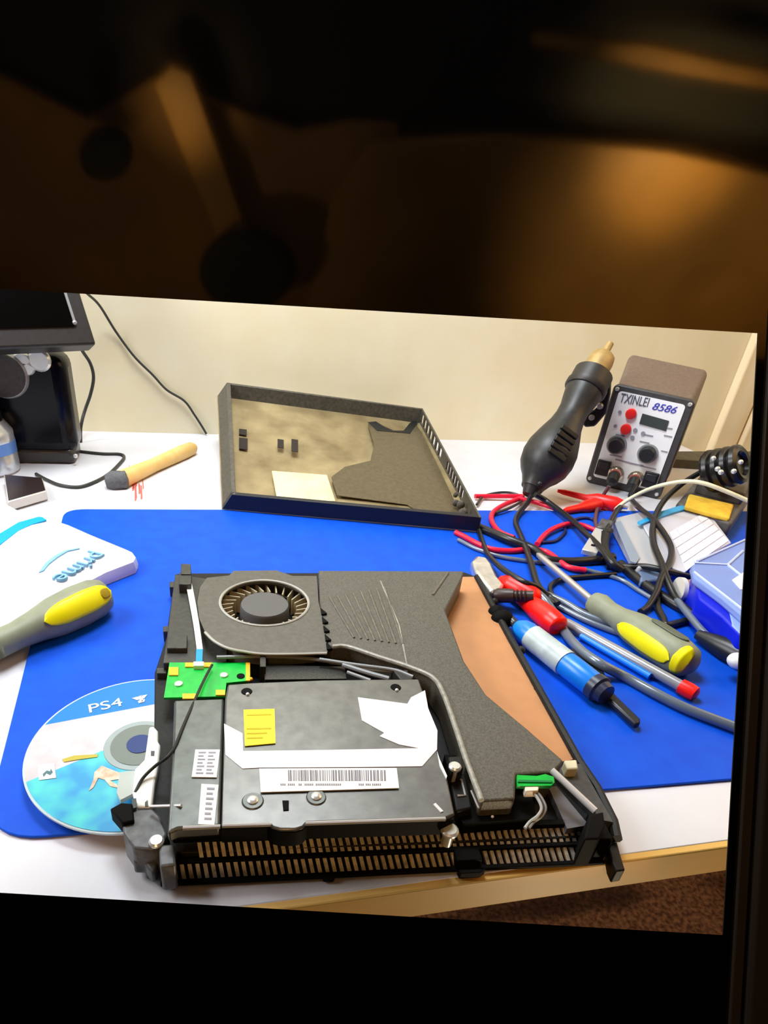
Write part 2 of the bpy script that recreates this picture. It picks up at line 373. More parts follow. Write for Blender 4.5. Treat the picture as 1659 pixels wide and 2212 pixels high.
for k in range(8): b.tube([at(712 + k * 17, 1290 - k * 3, .0332), at(765 + k * 15, 1378 + k * 2, .0332)], .0009, 6)
b.tube([at(935, 1285, .0332), at(968, 1238, .0332)], .001, 6)
b.build('duct_groove', mat('groove_grey', (84, 80, 70), .45, noise=.5, scale=300), dz)
# fan
ZF = .0335
fan_out = [(447, 1248), (495, 1243), (505, 1233), (598, 1232), (632, 1244), (684, 1244), (688, 1300), (700, 1345), (708, 1408), (640, 1413), (572, 1413), (530, 1408), (492, 1400), (463, 1385), (443, 1366), (430, 1335), (426, 1300), (432, 1268)]
fc = at(572, 1300, ZF); ra = (at(664, 1300, ZF) - at(480, 1300, ZF)).length / 2; rb = (at(572, 1249, ZF) - at(572, 1350, ZF)).length / 2
rf = (ra + rb) / 2
fan = root('fan_dummy', at(572, 1300, .012), '', '')
del fan['label']; del fan['category']; fan.name = 'cooling_fan'; fan.parent = cons; fan.location = V(fan['_abs']) - V(cons['_abs'])
b = MB()
outer = [at(x, y, ZF) for x, y in fan_out]
NS = 64
def hit(outer, ang):                                     # outline distance along an angle from the fan centre
    d = V((math.cos(ang), math.sin(ang))); best = None
    for i in range(len(outer)):
        p, q2 = outer[i] - fc, outer[(i + 1) % len(outer)] - fc; ex, ey = q2.x - p.x, q2.y - p.y
        det = d.x * -ey + d.y * ex
        if abs(det) < 1e-12: continue
        t = (p.x * -ey + p.y * ex) / det; u = (d.x * p.y - d.y * p.x) / det
        if t > 0 and -1e-6 <= u <= 1 + 1e-6 and (best is None or t > best): best = t
    return best or rf * 1.3
angs = sorted([2 * PI * k / NS for k in range(NS)] + [math.atan2(p.y - fc.y, p.x - fc.x) % (2 * PI) for p in outer])
vs = []
for a in angs:
    o_ = hit(outer, a); dx, dy = math.cos(a), math.sin(a)
    vs += [(fc.x + dx * o_, fc.y + dy * o_, ZF), (fc.x + dx * rf, fc.y + dy * rf, ZF), (fc.x + dx * rf, fc.y + dy * rf, ZF - .003), (fc.x + dx * o_, fc.y + dy * o_, .0115)]
n = len(angs); fs = []
for i in range(n):
    j = (i + 1) % n
    for k in range(3): fs.append([i * 4 + k, i * 4 + k + 1, j * 4 + k + 1, j * 4 + k])
b.add(vs, fs); b.build('fan_housing', Mfan, fan)
b = MB(); b.tube([(fc.x + math.cos(2 * PI * k / 48) * rf, fc.y + math.sin(2 * PI * k / 48) * rf, ZF) for k in range(49)], .0011, 6)
b.tube(smooth([at(x, y, ZF) for x, y in ((706, 1411), (640, 1413), (572, 1413), (530, 1408), (492, 1400), (463, 1385), (443, 1366))], 5), .001, 6)
b.build('housing_edge', mat('pale_edge', (170, 168, 158), .4), fan, label='pale edge of the fan housing')  # paler tubes along the bore and the front edge
b = MB(); b.lathe((fc.x, fc.y, .012), (fc.x, fc.y, .0145), [(0, rf * 1.25), (1, rf * 1.25)], 40); b.build('fan_floor', Mgap, fan)
b = MB(); hr = rf * .56; b.lathe((fc.x, fc.y, .0135), (fc.x, fc.y, .0315), [(0, hr * 1.02), (.9, hr), (1, hr * .95), (1.0, 0)], 40); b.build('hub', mat('hub_grey', (84, 84, 86), .35), fan)
b = MB()
for k in range(29):
    a = 2 * PI * k / 29; p0 = V((fc.x + math.cos(a) * hr * 1.3, fc.y + math.sin(a) * hr * 1.3, .0215)); a2 = a + .16
    p1 = V((fc.x + math.cos(a2) * rf * 1.1, fc.y + math.sin(a2) * rf * 1.1, .0215)); d = p1 - p0; nv = V((-d.y, d.x, 0)).normalized()
    b.box((p0 + p1) / 2, d / 2, nv * .0005, (0, 0, .007))
b.build('blades', mat('blade_tan', (170, 160, 134), .45), fan, label='dusty tan blades')
b = MB()
for k in range(5):
    p = at(692 + k * 3, 1318 + k * 19, ZF - .001); q_ = at(706 + k * 3, 1330 + k * 19, ZF - .001)
    b.slab([p, q_, at(694 + k * 3, 1332 + k * 19, ZF - .001)], (0, 0, .0022))
b.build('latch_teeth', Mgap, fan, label='black saw teeth between fan and duct')
# left support column and antenna tab
b = MB()
b.plate([(378, 1240), (447, 1250), (432, 1268), (426, 1300), (430, 1335), (443, 1366), (463, 1385), (492, 1400), (490, 1430), (352, 1432), (360, 1380)], .0105, .022)
b.plate([(388, 1236), (414, 1236), (413, 1262), (386, 1262)], .011, .03)
b.plate([(391, 1217), (412, 1218), (413, 1240), (390, 1240)], .02, .031)
for x, y in ((366, 1256), (352, 1352), (338, 1442)): b.plate([(x, y), (x + 22, y), (x + 22, y + 12), (x, y + 12)], .006, .016)
b.plate([(362, 1372), (405, 1372), (404, 1400), (360, 1400)], .02, .026)
b.build('side_frame', mat('frame_plastic', (44, 44, 42), .4, noise=.5, scale=300, rgb2=(64, 64, 60)), cons, bevel=.0006)
b = MB(); rib = [(407, 1258), (415, 1300), (424, 1350), (431, 1402)]
L_ = smooth([at(x - 6, y, .0255) for x, y in rib], 5); R_ = smooth([at(x + 7, y, .0255) for x, y in rib], 5)
for i in range(len(L_) - 1): b.slab([L_[i], L_[i + 1], R_[i + 1], R_[i]], (0, 0, -.0006))
rb_ = b.build('ribbon_cable', mat('ribbon_white', (245, 245, 238), .4), cons, label='white flat ribbon cable')
b = MB(); b.slab([at(424, 1402, .0258), at(438, 1402, .0258), at(437, 1430, .0255), at(423, 1430, .0255)], (0, 0, -.0008)); b.build('ribbon_tab', mat('ribbon_blue', (0, 150, 215), .4), rb_, label='blue stiffener end')
# green board
def board(name, outline, z, th, parent, m, label): b = MB(); b.plate(outline, z - th, z); return b.build(name, m, parent, label=label)
Mpcb = mat('pcb_green', (0, 190, 62), .35, noise=.25, scale=200, rgb2=(0, 165, 60))
Mgold = mat('pad_gold', (246, 176, 32), .4, .1)
pcb = board('circuit_board', [(366, 1431), (536, 1431), (538, 1470), (489, 1475), (486, 1504), (354, 1507)], .0255, .0016, cons, Mpcb, 'bright green circuit board')
b = MB()
for x0, y0, x1, y1 in ((365, 1441, 385, 1458), (400, 1431, 458, 1440), (394, 1498, 423, 1509), (466, 1490, 486, 1501), (531, 1431, 540, 1470)):
    b.plate([(x0, y0), (x1, y0), (x1, y1), (x0, y1)], .0255, .0264)
b.ball(at(542, 1467, .0258), .0013)
b.build('gold_pads', Mgold, pcb, label='orange gold contact pads')
b = MB(); b.plate([(418, 1429), (440, 1429), (440, 1438), (418, 1438)], .0255, .0285); b.build('ribbon_socket', Mwhite, pcb, label='white ribbon socket')
for x, y in ((386, 1478), (484, 1459)):
    b = MB(); p = at(x, y, .0255); b.lathe(p, p + V((0, 0, .0014)), [(0, .0026), (.6, .0026), (1, .0016), (1, 0)], 14); b.build('board_screw', Mscrew, pcb)
b = MB(); b.lathe(at(520, 1461, .0255), at(520, 1461, .0255) + V((0, 0, .0005)), [(0, .0026), (1, .0026)], 14); b.build('board_hole', Mgap, pcb)
# thin wire down the left
b = MB(); b.tube(smooth([at(x, y, z) for x, y, z in ((458, 1436, .029), (440, 1470, .029), (415, 1525, .033), (395, 1570, .034), (378, 1612, .034), (362, 1635, .032), (335, 1655, .026), (308, 1682, .022), (292, 1712, .02))], 6), .0009, 8)
b.build('antenna_wire', mat('wire_black', (34, 38, 36), .4), cons, label='thin black wire over the green board')
# trough with cables between fan and drive
b = MB(); b.plate([(470, 1418), (705, 1414), (760, 1412), (900, 1462), (910, 1475), (545, 1480), (540, 1432)], .0105, .017); b.build('trough', Mgap, cons)
b = MB()
b.plate([(570, 1436), (745, 1440), (748, 1466), (572, 1468)], .016, .026); b.plate([(562, 1412), (574, 1412), (574, 1440), (562, 1440)], .016, .032)
b.build('drive_hinge', mat('hinge_black', (18, 18, 17), .35, noise=.8, scale=700, rgb2=(60, 60, 56)), cons)
for k, (pts_, r) in enumerate(((((468, 1420), (560, 1418), (660, 1422), (740, 1434), (800, 1446), (880, 1452)), .0013), (((740, 1436), (790, 1452), (840, 1466)), .0016), (((690, 1424), (770, 1436), (850, 1447), (892, 1462)), .0012), (((750, 1452), (800, 1470)), .0012))):
    b = MB(); b.tube(smooth([at(x, y, .029 + .001 * k) for x, y in pts_], 6), r, 8); b.build('lead', mat('lead_grey', (128, 132, 134), .4), cons, label='grey lead in the gap beside the fan')
b = MB(); b.plate([(846, 1444), (862, 1440), (895, 1462), (888, 1470), (866, 1468)], .02, .031); b.build('lead_plug', mat('plug_dark', (40, 38, 34), .5), cons, bevel=.0008)
# disc drive
ZD = .0345
drv = root('disc_drive', at(700, 1650, .012), '', ''); del drv['label']; del drv['category']; drv.parent = cons; drv.location = V(drv['_abs']) - V(cons['_abs'])
main = [(486, 1510), (492, 1478), (545, 1474), (700, 1468), (905, 1466), (922, 1515), (944, 1619), (967, 1683), (983, 1758), (963, 1768), (664, 1777), (655, 1787), (638, 1792), (605, 1792), (588, 1787), (580, 1780), (478, 1784)]
b = MB(); b.plate(main, ZD - .0022, ZD); b.build('top_plate', Mst, drv, bevel=.0014, label='grey steel top plate')
b = MB(); dlo = [at(x, y, ZD) for x, y in main]; b.slab([V((p.x, p.y, ZD - .0022)) for p in dlo], (0, 0, -.0098)); b.build('drive_body', Mgap, drv)
b = MB(); b.plate([(376, 1512), (484, 1508), (476, 1784), (385, 1790), (362, 1800), (372, 1640)], .026, ZD - .0012); b.build('side_plate', Mst2, drv, bevel=.0014, label='darker steel plate at the left')
b = MB(); b.plate([(374, 1792), (478, 1786), (965, 1771), (985, 1761), (988, 1780), (970, 1786), (480, 1804), (372, 1812)], .0165, .0205); b.build('drive_front', Mgap, drv, bevel=.001)
b = MB(); b.tube([at(395, 1789, ZD - .001), at(476, 1785.5, ZD - .001)], .001, 8); b.tube([at(480, 1784, ZD), at(586, 1781, ZD)], .001, 8); b.tube([at(660, 1779, ZD), at(962, 1769, ZD)], .001, 8)
b.build('plate_edge', mat('edge_silver', (205, 205, 208), .35, .5), drv, label='bright front edge of the steel plate')
def flat(px, z, th=.0005):
    b = MB(); b.plate(px, z - th, z); return b
flat([(484, 1563), (524, 1584), (525, 1622), (560, 1622), (700, 1620), (905, 1616), (862, 1608), (820, 1590), (830, 1583), (782, 1556), (773, 1506), (880, 1520), (888, 1506), (918, 1491), (925, 1530), (945, 1578), (944, 1619), (912, 1655), (770, 1657), (560, 1658), (524, 1660), (487, 1630)], ZD + .0004).build('reflection_step', Mbright, drv, label='metal step on the plate, bright reflection painted in white')  # bright reflection on the step, put in as a white polygon
yl = flat([(526, 1533), (593, 1531), (595, 1605), (529, 1611)], ZD + .0009).build('warning_label', mat('label_yellow', (252, 240, 0), .5), drv, label='yellow warning label')
b = MB()
for k in range(6):
    y0 = 1543 + k * 10
    if k in (1, 2): continue
    b.slab([at(533, y0, ZD + .0009), at(586 - 9 * (k % 3), y0 - 1, ZD + .0009), at(586 - 9 * (k % 3), y0 + 2, ZD + .0009), at(533, y0 + 3, ZD + .0009)], (0, 0, .0002))
b.build('label_lines', mat('label_ink', (190, 175, 0), .6), yl)
bl = flat([(560, 1660), (857, 1659), (862, 1702), (563, 1711)], ZD + .0012).build('barcode_label', Mwhite, drv, label='long white barcode label')
b = MB(); x = 622.0
while x < 832:
    w = random.choice((1.4, 1.4, 2.4, 3.6)); b.slab([at(x, 1664, ZD + .0012), at(x + w, 1664, ZD + .0012), at(x + w + .8, 1687, ZD + .0012), at(x + .8, 1687, ZD + .0012)], (0, 0, .0002)); x += w + random.choice((1.4, 2, 3))
for x0, x1 in ((606, 616), (622, 636), (645, 652), (658, 678), (682, 735), (775, 786), (790, 800), (804, 822)):
    for xx in range(x0, x1, 4): b.slab([at(xx, 1693, ZD + .0012), at(xx + 2.4, 1693, ZD + .0012), at(xx + 2.4, 1697, ZD + .0012), at(xx, 1697, ZD + .0012)], (0, 0, .0002))
b.build('barcode', mat('barcode_ink', (118, 116, 128), .6), bl)
for pxs, nm in (([(422, 1619), (475, 1619), (468, 1679), (414, 1678)], 0), ([(435, 1693), (472, 1695), (463, 1781), (428, 1780)], 1)):
    lb = flat(pxs, ZD - .0004).build('paper_label', Mwhite, drv, label=('squarish white label on the dark plate', 'tall white barcode label on the dark plate')[nm]); b = MB()
    x0, y0 = pxs[3]; x1, y1 = pxs[1]
    for k in range(7):
        f = (k + .7) / 8
        def q(u, v): return at(pxs[0][0] * (1 - u) * (1 - v) + pxs[1][0] * u * (1 - v) + pxs[2][0] * u * v + pxs[3][0] * (1 - u) * v, pxs[0][1] * (1 - u) * (1 - v) + pxs[1][1] * u * (1 - v) + pxs[2][1] * u * v + pxs[3][1] * (1 - u) * v, ZD - .0004)
        for u0, u1 in (((.15, .45), (.55, .85)) if not nm else ((.35, .8),)):
            b.slab([q(u0, f), q(u1 - .08 * (k % 2), f), q(u1 - .08 * (k % 2), f + .05), q(u0, f + .05)], (0, 0, .0002))
    b.build('print', mat('soft_ink', (150, 152, 165), .6), lb)
for x, y, r in ((546, 1731, .0032), (683, 1723, .0030)):
    p = at(x, y, ZD); b = MB(); b.lathe(p, p + V((0, 0, .0008)), [(0, r * 1.7), (1, r * 1.5), (1, 0)], 20); w_ = b.build('screw_recess', Mst2, drv)
    b = MB(); b.lathe(p + V((0, 0, .0006)), p + V((0, 0, .0022)), [(0, r * .85), (.5, r * .85), (1, r * .5), (1, 0)], 16); b.build('screw', Mscrew, w_)
for x, y in ((533, 1494), (855, 1485)):
    p = at(x, y, ZD); b = MB(); b.lathe(p, p + V((0, 0, .0005)), [(0, .0034), (1, .003), (1, 0)], 18); h_ = b.build('mount_hole', Mgap, drv)
    b = MB(); b.ball(at(x + 2, y + 6, ZD + .0004), .0012); b.build('screw', Mscrew, h_)
flat([(610, 1729), (624, 1729), (624, 1749), (612, 1750)], ZD + .0006).build('stamp_mark', Mgap, drv)
b = MB()
b.plate([(936, 1737), (941, 1734), (958, 1752), (952, 1754)], ZD, ZD + .0006); b.plate([(944, 1622), (950, 1640), (966, 1676), (964, 1682), (950, 1655)], ZD, ZD + .0006)
b.build('scratch', mat('scratch_silver', (220, 220, 222), .4), drv)
# bracket and right front corner
b = MB(); b.plate([(960, 1630), (1000, 1632), (1014, 1690), (1040, 1730), (1113, 1728), (1118, 1672), (1146, 1705), (1160, 1768), (1000, 1778), (990, 1765), (975, 1690)], .0108, .0215); b.build('corner_well', Mgap, cons)
b = MB()
b.plate([(968, 1634), (997, 1632), (1002, 1660), (975, 1664)], .012, .036)
b.plate([(970, 1672), (1006, 1672), (1020, 1745), (985, 1752)], .012, .027)
b.build('bracket', Mblk, cons, bevel=.001)
b = MB(); b.tube([at(986, 1682, .0275), at(997, 1684, .0275), at(1005, 1718, .0275), at(988, 1719, .0275)], .0006, 6); b.tube([at(1018, 1708, .0275), at(1034, 1745, .0275)], .0006, 6); b.build('bracket_line', mat('pale_line', (170, 170, 165), .5), cons)
for x, y, z, r in ((983, 1656, .0365, .0034), (971, 1793, .0262, .0046), (338, 1817, .0232, .0036)):
    p = at(x, y, z); b = MB(); b.lathe(p + V((0, 0, -.010)), p + V((0, 0, .0012)), [(0, r * .6), (.82, r * .6), (.82, r), (.92, r), (1, r * .75), (1, 0)], 18); b.build('corner_screw', Mscrew, cons, label='bright silver screw')
b = MB(); b.ball(at(1064, 1764, .0225), .0008); b.build('dust_speck', Mwhite, cons)
pc2 = board('sensor_board', [(1117, 1674), (1160, 1676), (1178, 1672), (1196, 1678), (1198, 1690), (1190, 1697), (1118, 1698)], .0345, .0022, cons, Mpcb, 'small green board at the right')
b = MB(); b.plate([(1120, 1684), (1194, 1686), (1193, 1690), (1119, 1689)], .0345, .0352); b.build('board_trace', mat('pcb_dark', (0, 120, 60), .4), pc2)
b = MB(); b.plate([(1133, 1697), (1165, 1696), (1163, 1708), (1136, 1709)], .029, .034); b.build('board_socket', mat('socket_cream', (240, 226, 208), .4), pc2, bevel=.0006)
for k, (col, dx) in enumerate((((180, 180, 175), 0), ((60, 60, 60), 4), ((140, 140, 138), 8))):
    b = MB(); b.tube(smooth([at(x + dx, y, z) for x, y, z in ((1145, 1706, .032), (1160, 1722, .031), (1170, 1745, .029), (1162, 1762, .026), (1145, 1775, .0225), (1134, 1789, .0215))], 6), .0009, 8)
    b.build('sensor_wire', mat('sensor_wire_%d' % k, col, .45), cons, label=('pale', 'black', 'grey')[k] + ' wire from the small green board')
b = MB(); b.tube([at(1192, 1664, .0335), at(1286, 1752, .0290)], .0019, 10); b.build('silver_rod', mat('rod_silver', (206, 206, 208), .35, .4), cons, label='silver rod at the right corner')
b = MB(); b.plate([(1185, 1700), (1202, 1698), (1272, 1782), (1225, 1790)], .012, .0165); b.build('grey_panel', mat('panel_grey', (104, 106, 116), .4, .2), cons)
b = MB(); b.plate([(1198, 1668), (1222, 1650), (1254, 1650), (1325, 1776), (1292, 1770), (1286, 1752)], .0105, .017); b.build('corner_panel', mat('corner_plastic', (56, 58, 60), .4, noise=.4, scale=300), cons)
b = MB(); b.plate([(1218, 1642), (1246, 1640), (1250, 1660), (1226, 1661)], .0125, .0235); b.build('foam_pad', mat('foam_cream', (214, 206, 176), .8), cons, bevel=.001, label='small cream foam pad')
b = MB(); b.plate([(1272, 1760), (1304, 1752), (1308, 1785), (1296, 1812), (1262, 1812)], .0105, .031); b.build('corner_post', Mgap, cons, bevel=.001)
# front vent grille: a top rail, a middle rail, a bottom rail and slanted slats
F0, F1 = at(348, 1903, .003), at(1303, 1857, .003)
def gf(u, z, back=0.0): p = F0.lerp(F1, u); return V((p.x + back * .114, p.y + back, z))
gr = root('vent_dummy', gf(.5, .003), '', ''); del gr['label']; del gr['category']; gr.name = 'vent_grille'; gr.parent = cons; gr.location = V(gr['_abs']) - V(cons['_abs'])
def bar(b, u0, u1, z0, z1, y0, y1):
    ps = [gf(u, z, y) for z in (z0, z1) for u, y in ((u0, y0), (u1, y0), (u1, y1), (u0, y1))]
    b.add(ps, [[0, 3, 2, 1], [4, 5, 6, 7], [0, 1, 5, 4], [1, 2, 6, 5], [2, 3, 7, 6], [3, 0, 4, 7]])
b = MB()
bar(b, 0, 1, .0012, .0034, -.0020, .0004); bar(b, .03, 1, .0072, .0094, .0050, .0074); bar(b, .03, .995, .0135, .0165, .0126, .0162)
bar(b, 0, .012, .0025, .018, 0, .014); bar(b, .97, 1, .0025, .020, 0, .016); bar(b, .64, .70, .0025, .0095, -.001, .006)
b.plate([(695, 1886), (726, 1885), (722, 1897), (700, 1898)], .001, .004); b.plate([(990, 1878), (1050, 1876), (1040, 1884), (995, 1887)], .0005, .005)
b.build('rail', Mgap, gr, bevel=.0004)
b = MB(); bar(b, .01, .99, .0012, .0022, .0006, .012); b.build('grille_back', Mgap, gr)
for z0, z1, y0, y1, u0, u1 in ((.0092, .0137, .0074, .0126, .07, .97), (.0034, .0078, .0002, .0050, .02, .64), (.0034, .0078, .0002, .0050, .71, .94)):
    b = MB(); k = 0; n = 62
    while True:
        u = u0 + k / n
        if u > u1: break
        du = .007
        w_ = .0085; ps = [gf(uu, zz, yy) for (uu, zz, yy) in ((u, z1, y1), (u + w_, z1, y1), (u + w_ + du, z0, y0), (u + du, z0, y0), (u, z1 - .0018, y1 + .001), (u + w_, z1 - .0018, y1 + .001), (u + w_ + du, z0 - .0018, y0 + .001), (u + du, z0 - .0018, y0 + .001))]
        b.add(ps, [[0, 3, 2, 1], [4, 5, 6, 7], [0, 1, 5, 4], [1, 2, 6, 5], [2, 3, 7, 6], [3, 0, 4, 7]]); k += 1
    b.build('slats', mat('gap_light_pale', (206, 198, 180), .4, noise=.8, scale=300, rgb2=(120, 112, 98)), gr, label='slanted slats painted pale for light through the vent gaps')  # pale colour stands in for light showing through the vent gaps
# left front corner: block, latch, white panel, foot
b = MB()
b.plate([(264, 1776), (286, 1748), (330, 1746), (345, 1760), (362, 1800), (345, 1830), (330, 1836), (288, 1832), (266, 1800)], .004, .022)
b.plate([(287, 1834), (340, 1836), (340, 1872), (330, 1885), (318, 1874), (312, 1862), (287, 1862)], .003, .012)
b.plate([(343, 1824), (376, 1822), (380, 1868), (345, 1872)], .004, .0225)
b.build('corner_block', mat('block_grey', (104, 108, 112), .4, noise=.5, scale=250, rgb2=(66, 68, 70)), cons, bevel=.0012)
b = MB(); b.plate([(237, 1747), (262, 1733), (286, 1735), (290, 1772), (264, 1778)], .016, .0245); b.build('latch', Mgap, cons, bevel=.0008)
b = MB(); b.plate([(322, 1570), (332, 1568), (341, 1578), (341, 1600), (346, 1608), (342, 1650), (334, 1690), (328, 1744), (294, 1744), (286, 1712), (290, 1662), (312, 1640), (318, 1600)], .015, .0205)
wp = b.build('eject_panel', mat('panel_white', (232, 232, 226), .4), cons, bevel=.001, label='white plastic panel over the disc')
b = MB(); b.plate([(258, 1668), (290, 1664), (287, 1714), (260, 1728), (252, 1712)], .0152, .018); b.build('panel_clear', mat('cloudy_plastic', (196, 202, 196), .3, alpha=.75), wp)
b = MB(); b.plate([(326, 1622), (334, 1622), (333, 1632), (326, 1632)], .0205, .0208); b.plate([(313, 1733), (319, 1728), (320, 1741), (313, 1742)], .0205, .0208); b.plate([(284, 1726), (294, 1724), (294, 1744), (288, 1746)], .0205, .024); b.build('panel_slot', mat('slot_dark', (60, 70, 68), .5), wp)
b = MB(); b.plate([(1316, 1826), (1333, 1816), (1342, 1850), (1351, 1879), (1331, 1882), (1322, 1862)], .0002, .010); b.build('foot', Mblk, cons, bevel=.0008)
b = MB(); b.tube([at(325, 1742, .026), at(392, 1740, .0345)], .0008, 6); b.build('spring_wire', mat('rod_silver', (206, 206, 208), .35, .4), cons)

# ------------------------------------------------------------------ disc half under the console
ZC = .0095
edge = [(49, 1667), (67, 1596), (142, 1522), (203, 1491), (270, 1478), (61, 1704), (88, 1748), (135, 1778), (189, 1799), (263, 1805)]
E_ = [at(x, y, ZC) for x, y in edge]
ccx, ccy, rr = -.06, .28, .06
for _ in range(400):
    gx = gy = gr_ = 0
    for p in E_:
        d = math.hypot(p.x - ccx, p.y - ccy); e = d - rr; gx += e * (ccx - p.x) / d; gy += e * (ccy - p.y) / d; gr_ -= e
    ccx -= .15 * gx; ccy -= .15 * gy; rr -= .1 * gr_
disc = root('game_disc', (ccx, ccy, ZC), 'blue and silver game disc sticking out left of the console', 'disc')
m = bpy.data.materials.new('disc_print'); m.use_nodes = True; n, l = m.node_tree.nodes, m.node_tree.links
bs = n['Principled BSDF']; bs.inputs['Roughness'].default_value = .25
tc = n.new('ShaderNodeTexCoord'); nz = n.new('ShaderNodeTexNoise'); nz.inputs['Scale'].default_value = 45; l.new(tc.outputs['Object'], nz.inputs[0])
cr = n.new('ShaderNodeValToRGB'); e0, e1 = cr.color_ramp.elements; e0.position = .38; e1.position = .62
e0.color = (.03, .30, .62, 1); e1.color = (.08, .62, .60, 1); l.new(nz.outputs[0], cr.inputs[0]); l.new(cr.outputs[0], bs.inputs['Base Color'])
Mart = m
def ringpoly(test, z, m, name, r0=.0105, r1=None, label=None, parent=None, th=.0011):
    b = MB(); r1 = r1 or rr; NA, NR = 120, 28
    idx = {}; vs = []; fs = []
    def vid(i, j):
        if (i % NA, j) not in idx:
            a = 2 * PI * i / NA; r = r0 + (r1 - r0) * j / NR; idx[(i % NA, j)] = len(vs); vs.append((ccx + math.cos(a) * r, ccy + math.sin(a) * r, z))
        return idx[(i % NA, j)]
    for i in range(NA):
        for j in range(NR):
            a = 2 * PI * (i + .5) / NA; r = r0 + (r1 - r0) * (j + .5) / NR
            if test(math.cos(a) * r, math.sin(a) * r): fs.append([vid(i, j), vid(i, j + 1), vid(i + 1, j + 1), vid(i + 1, j)])
    b.add(vs, fs); return b.build(name, m, parent, label=label)
b = MB()
vs = []; NA = 96
for k in range(NA):
    a = 2 * PI * k / NA
    for r, z in ((.0075, ZC - .0012), (rr, ZC - .0012), (rr, ZC), (.0075, ZC)): vs.append((ccx + math.cos(a) * r, ccy + math.sin(a) * r, z))
b.add(vs, [[i * 4 + k, ((i + 1) % NA) * 4 + k, ((i + 1) % NA) * 4 + (k + 1) % 4, i * 4 + (k + 1) % 4] for i in range(NA) for k in range(4)])
db = b.build('disc_body', mat('disc_clear', (190, 205, 215), .15, .3), disc)
def clip(poly, a, b_, c_):                                # keep a*x + b*y + c >= 0
    o_ = []
    for i in range(len(poly)):
        p, q2 = poly[i], poly[(i + 1) % len(poly)]; fp = a * p[0] + b_ * p[1] + c_; fq = a * q2[0] + b_ * q2[1] + c_
        if fp >= 0: o_.append(p)
        if (fp >= 0) != (fq >= 0): t_ = fp / (fp - fq); o_.append((p[0] + (q2[0] - p[0]) * t_, p[1] + (q2[1] - p[1]) * t_))
    return o_
def line(px0, px1):                                       # half plane left of the line through two pixels
    p, q2 = at(*px0, ZC), at(*px1, ZC); a, b_ = -(q2.y - p.y), q2.x - p.x; return a, b_, -(a * p.x + b_ * p.y)
rim_ = [(ccx + math.cos(2 * PI * k / 140) * (rr - .0012), ccy + math.sin(2 * PI * k / 140) * (rr - .0012)) for k in range(140)]
def discpart(name, m, halves, z, label=None):
    pl = rim_
    for h_ in halves: pl = clip(pl, *h_)
    b = MB(); b.prism(pl, ZC, z); return b.build(name, m, disc, label=label)
l1 = line((70, 1572), (345, 1520)); l2 = line((54, 1692), (100, 1712)); 
neg = lambda h_: tuple(-x for x in h_)
discpart('blue_band', mat('disc_blue', (10, 120, 205), .3), [l1], ZC + .0003, 'blue band with lettering')
discpart('silver_field', mat('disc_silver', (184, 180, 188), .3, .2, noise=.2, scale=60), [neg(l1), line((40, 1697), (300, 1590))], ZC + .0003, 'silver part of the print')
discpart('picture_field', Mart, [neg(l1), neg(line((40, 1697), (300, 1590)))], ZC + .0003, 'blue and green picture area')
b = MB(); b.lathe((ccx, ccy, ZC), (ccx, ccy, ZC + .0006), [(0, .0205), (1, .020), (1, 0)], 40); b.build('hub_ring', mat('ring_grey', (150, 165, 172), .2, .3), disc)
b = MB(); b.lathe((ccx, ccy, ZC + .0004), (ccx, ccy, ZC + .0009), [(0, .0165), (1, .0165), (1, 0)], 40); b.build('hub_centre', mat('hub_dark', (112, 122, 118), .25), disc)
b = MB(); b.lathe((ccx, ccy, ZC + .0008), (ccx, ccy, ZC + .0013), [(0, .0075), (1, .0075), (1, 0)], 30); b.build('centre_hole', mat('hole_blue', (20, 50, 110), .5), disc)
zt = ZC + .0004
text('lettering', 'PS4', at(190, 1541, zt), at(275, 1522, zt) - at(190, 1541, zt), at(183, 1495, zt) - at(190, 1541, zt), .0115, Mwhite, disc, wide=1.25)
b = MB(); b.plate([(285, 1508), (318, 1500), (312, 1508), (296, 1512)], zt, zt + .0003); b.plate([(300, 1504), (306, 1502), (311, 1516), (303, 1518)], zt, zt + .0003); b.plate([(298, 1514), (313, 1510), (312, 1515), (300, 1519)], zt, zt + .0003); b.build('emblem', Mwhite, disc)
b = MB(); b.plate([(82, 1653), (117, 1648), (121, 1680), (84, 1685)], zt, zt + .0003); ic = b.build('rating_icon', Mwhite, disc)
b = MB(); b.plate([(92, 1672), (101, 1664), (108, 1666), (110, 1660), (114, 1668), (108, 1674), (100, 1670), (94, 1678)], zt + .0003, zt + .0005); b.build('icon_mark', mat('icon_teal', (70, 110, 120), .5), ic)
b = MB(); b.plate([(204, 1668), (220, 1654), (260, 1670), (262, 1682), (238, 1686), (252, 1694), (256, 1702), (238, 1698), (226, 1684), (212, 1680), (202, 1700), (192, 1708), (202, 1684)], zt, zt + .0003); b.build('picture_mark', mat('mark_orange', (226, 130, 84), .5, noise=.6, scale=200, rgb2=(240, 220, 205)), disc, label='orange and white shape in the picture')
b = MB(); b.plate([(134, 1640), (160, 1632), (212, 1629), (210, 1635), (165, 1641), (138, 1646)], zt, zt + .0003); b.build('gold_line', mat('line_gold', (180, 168, 60), .5), disc)

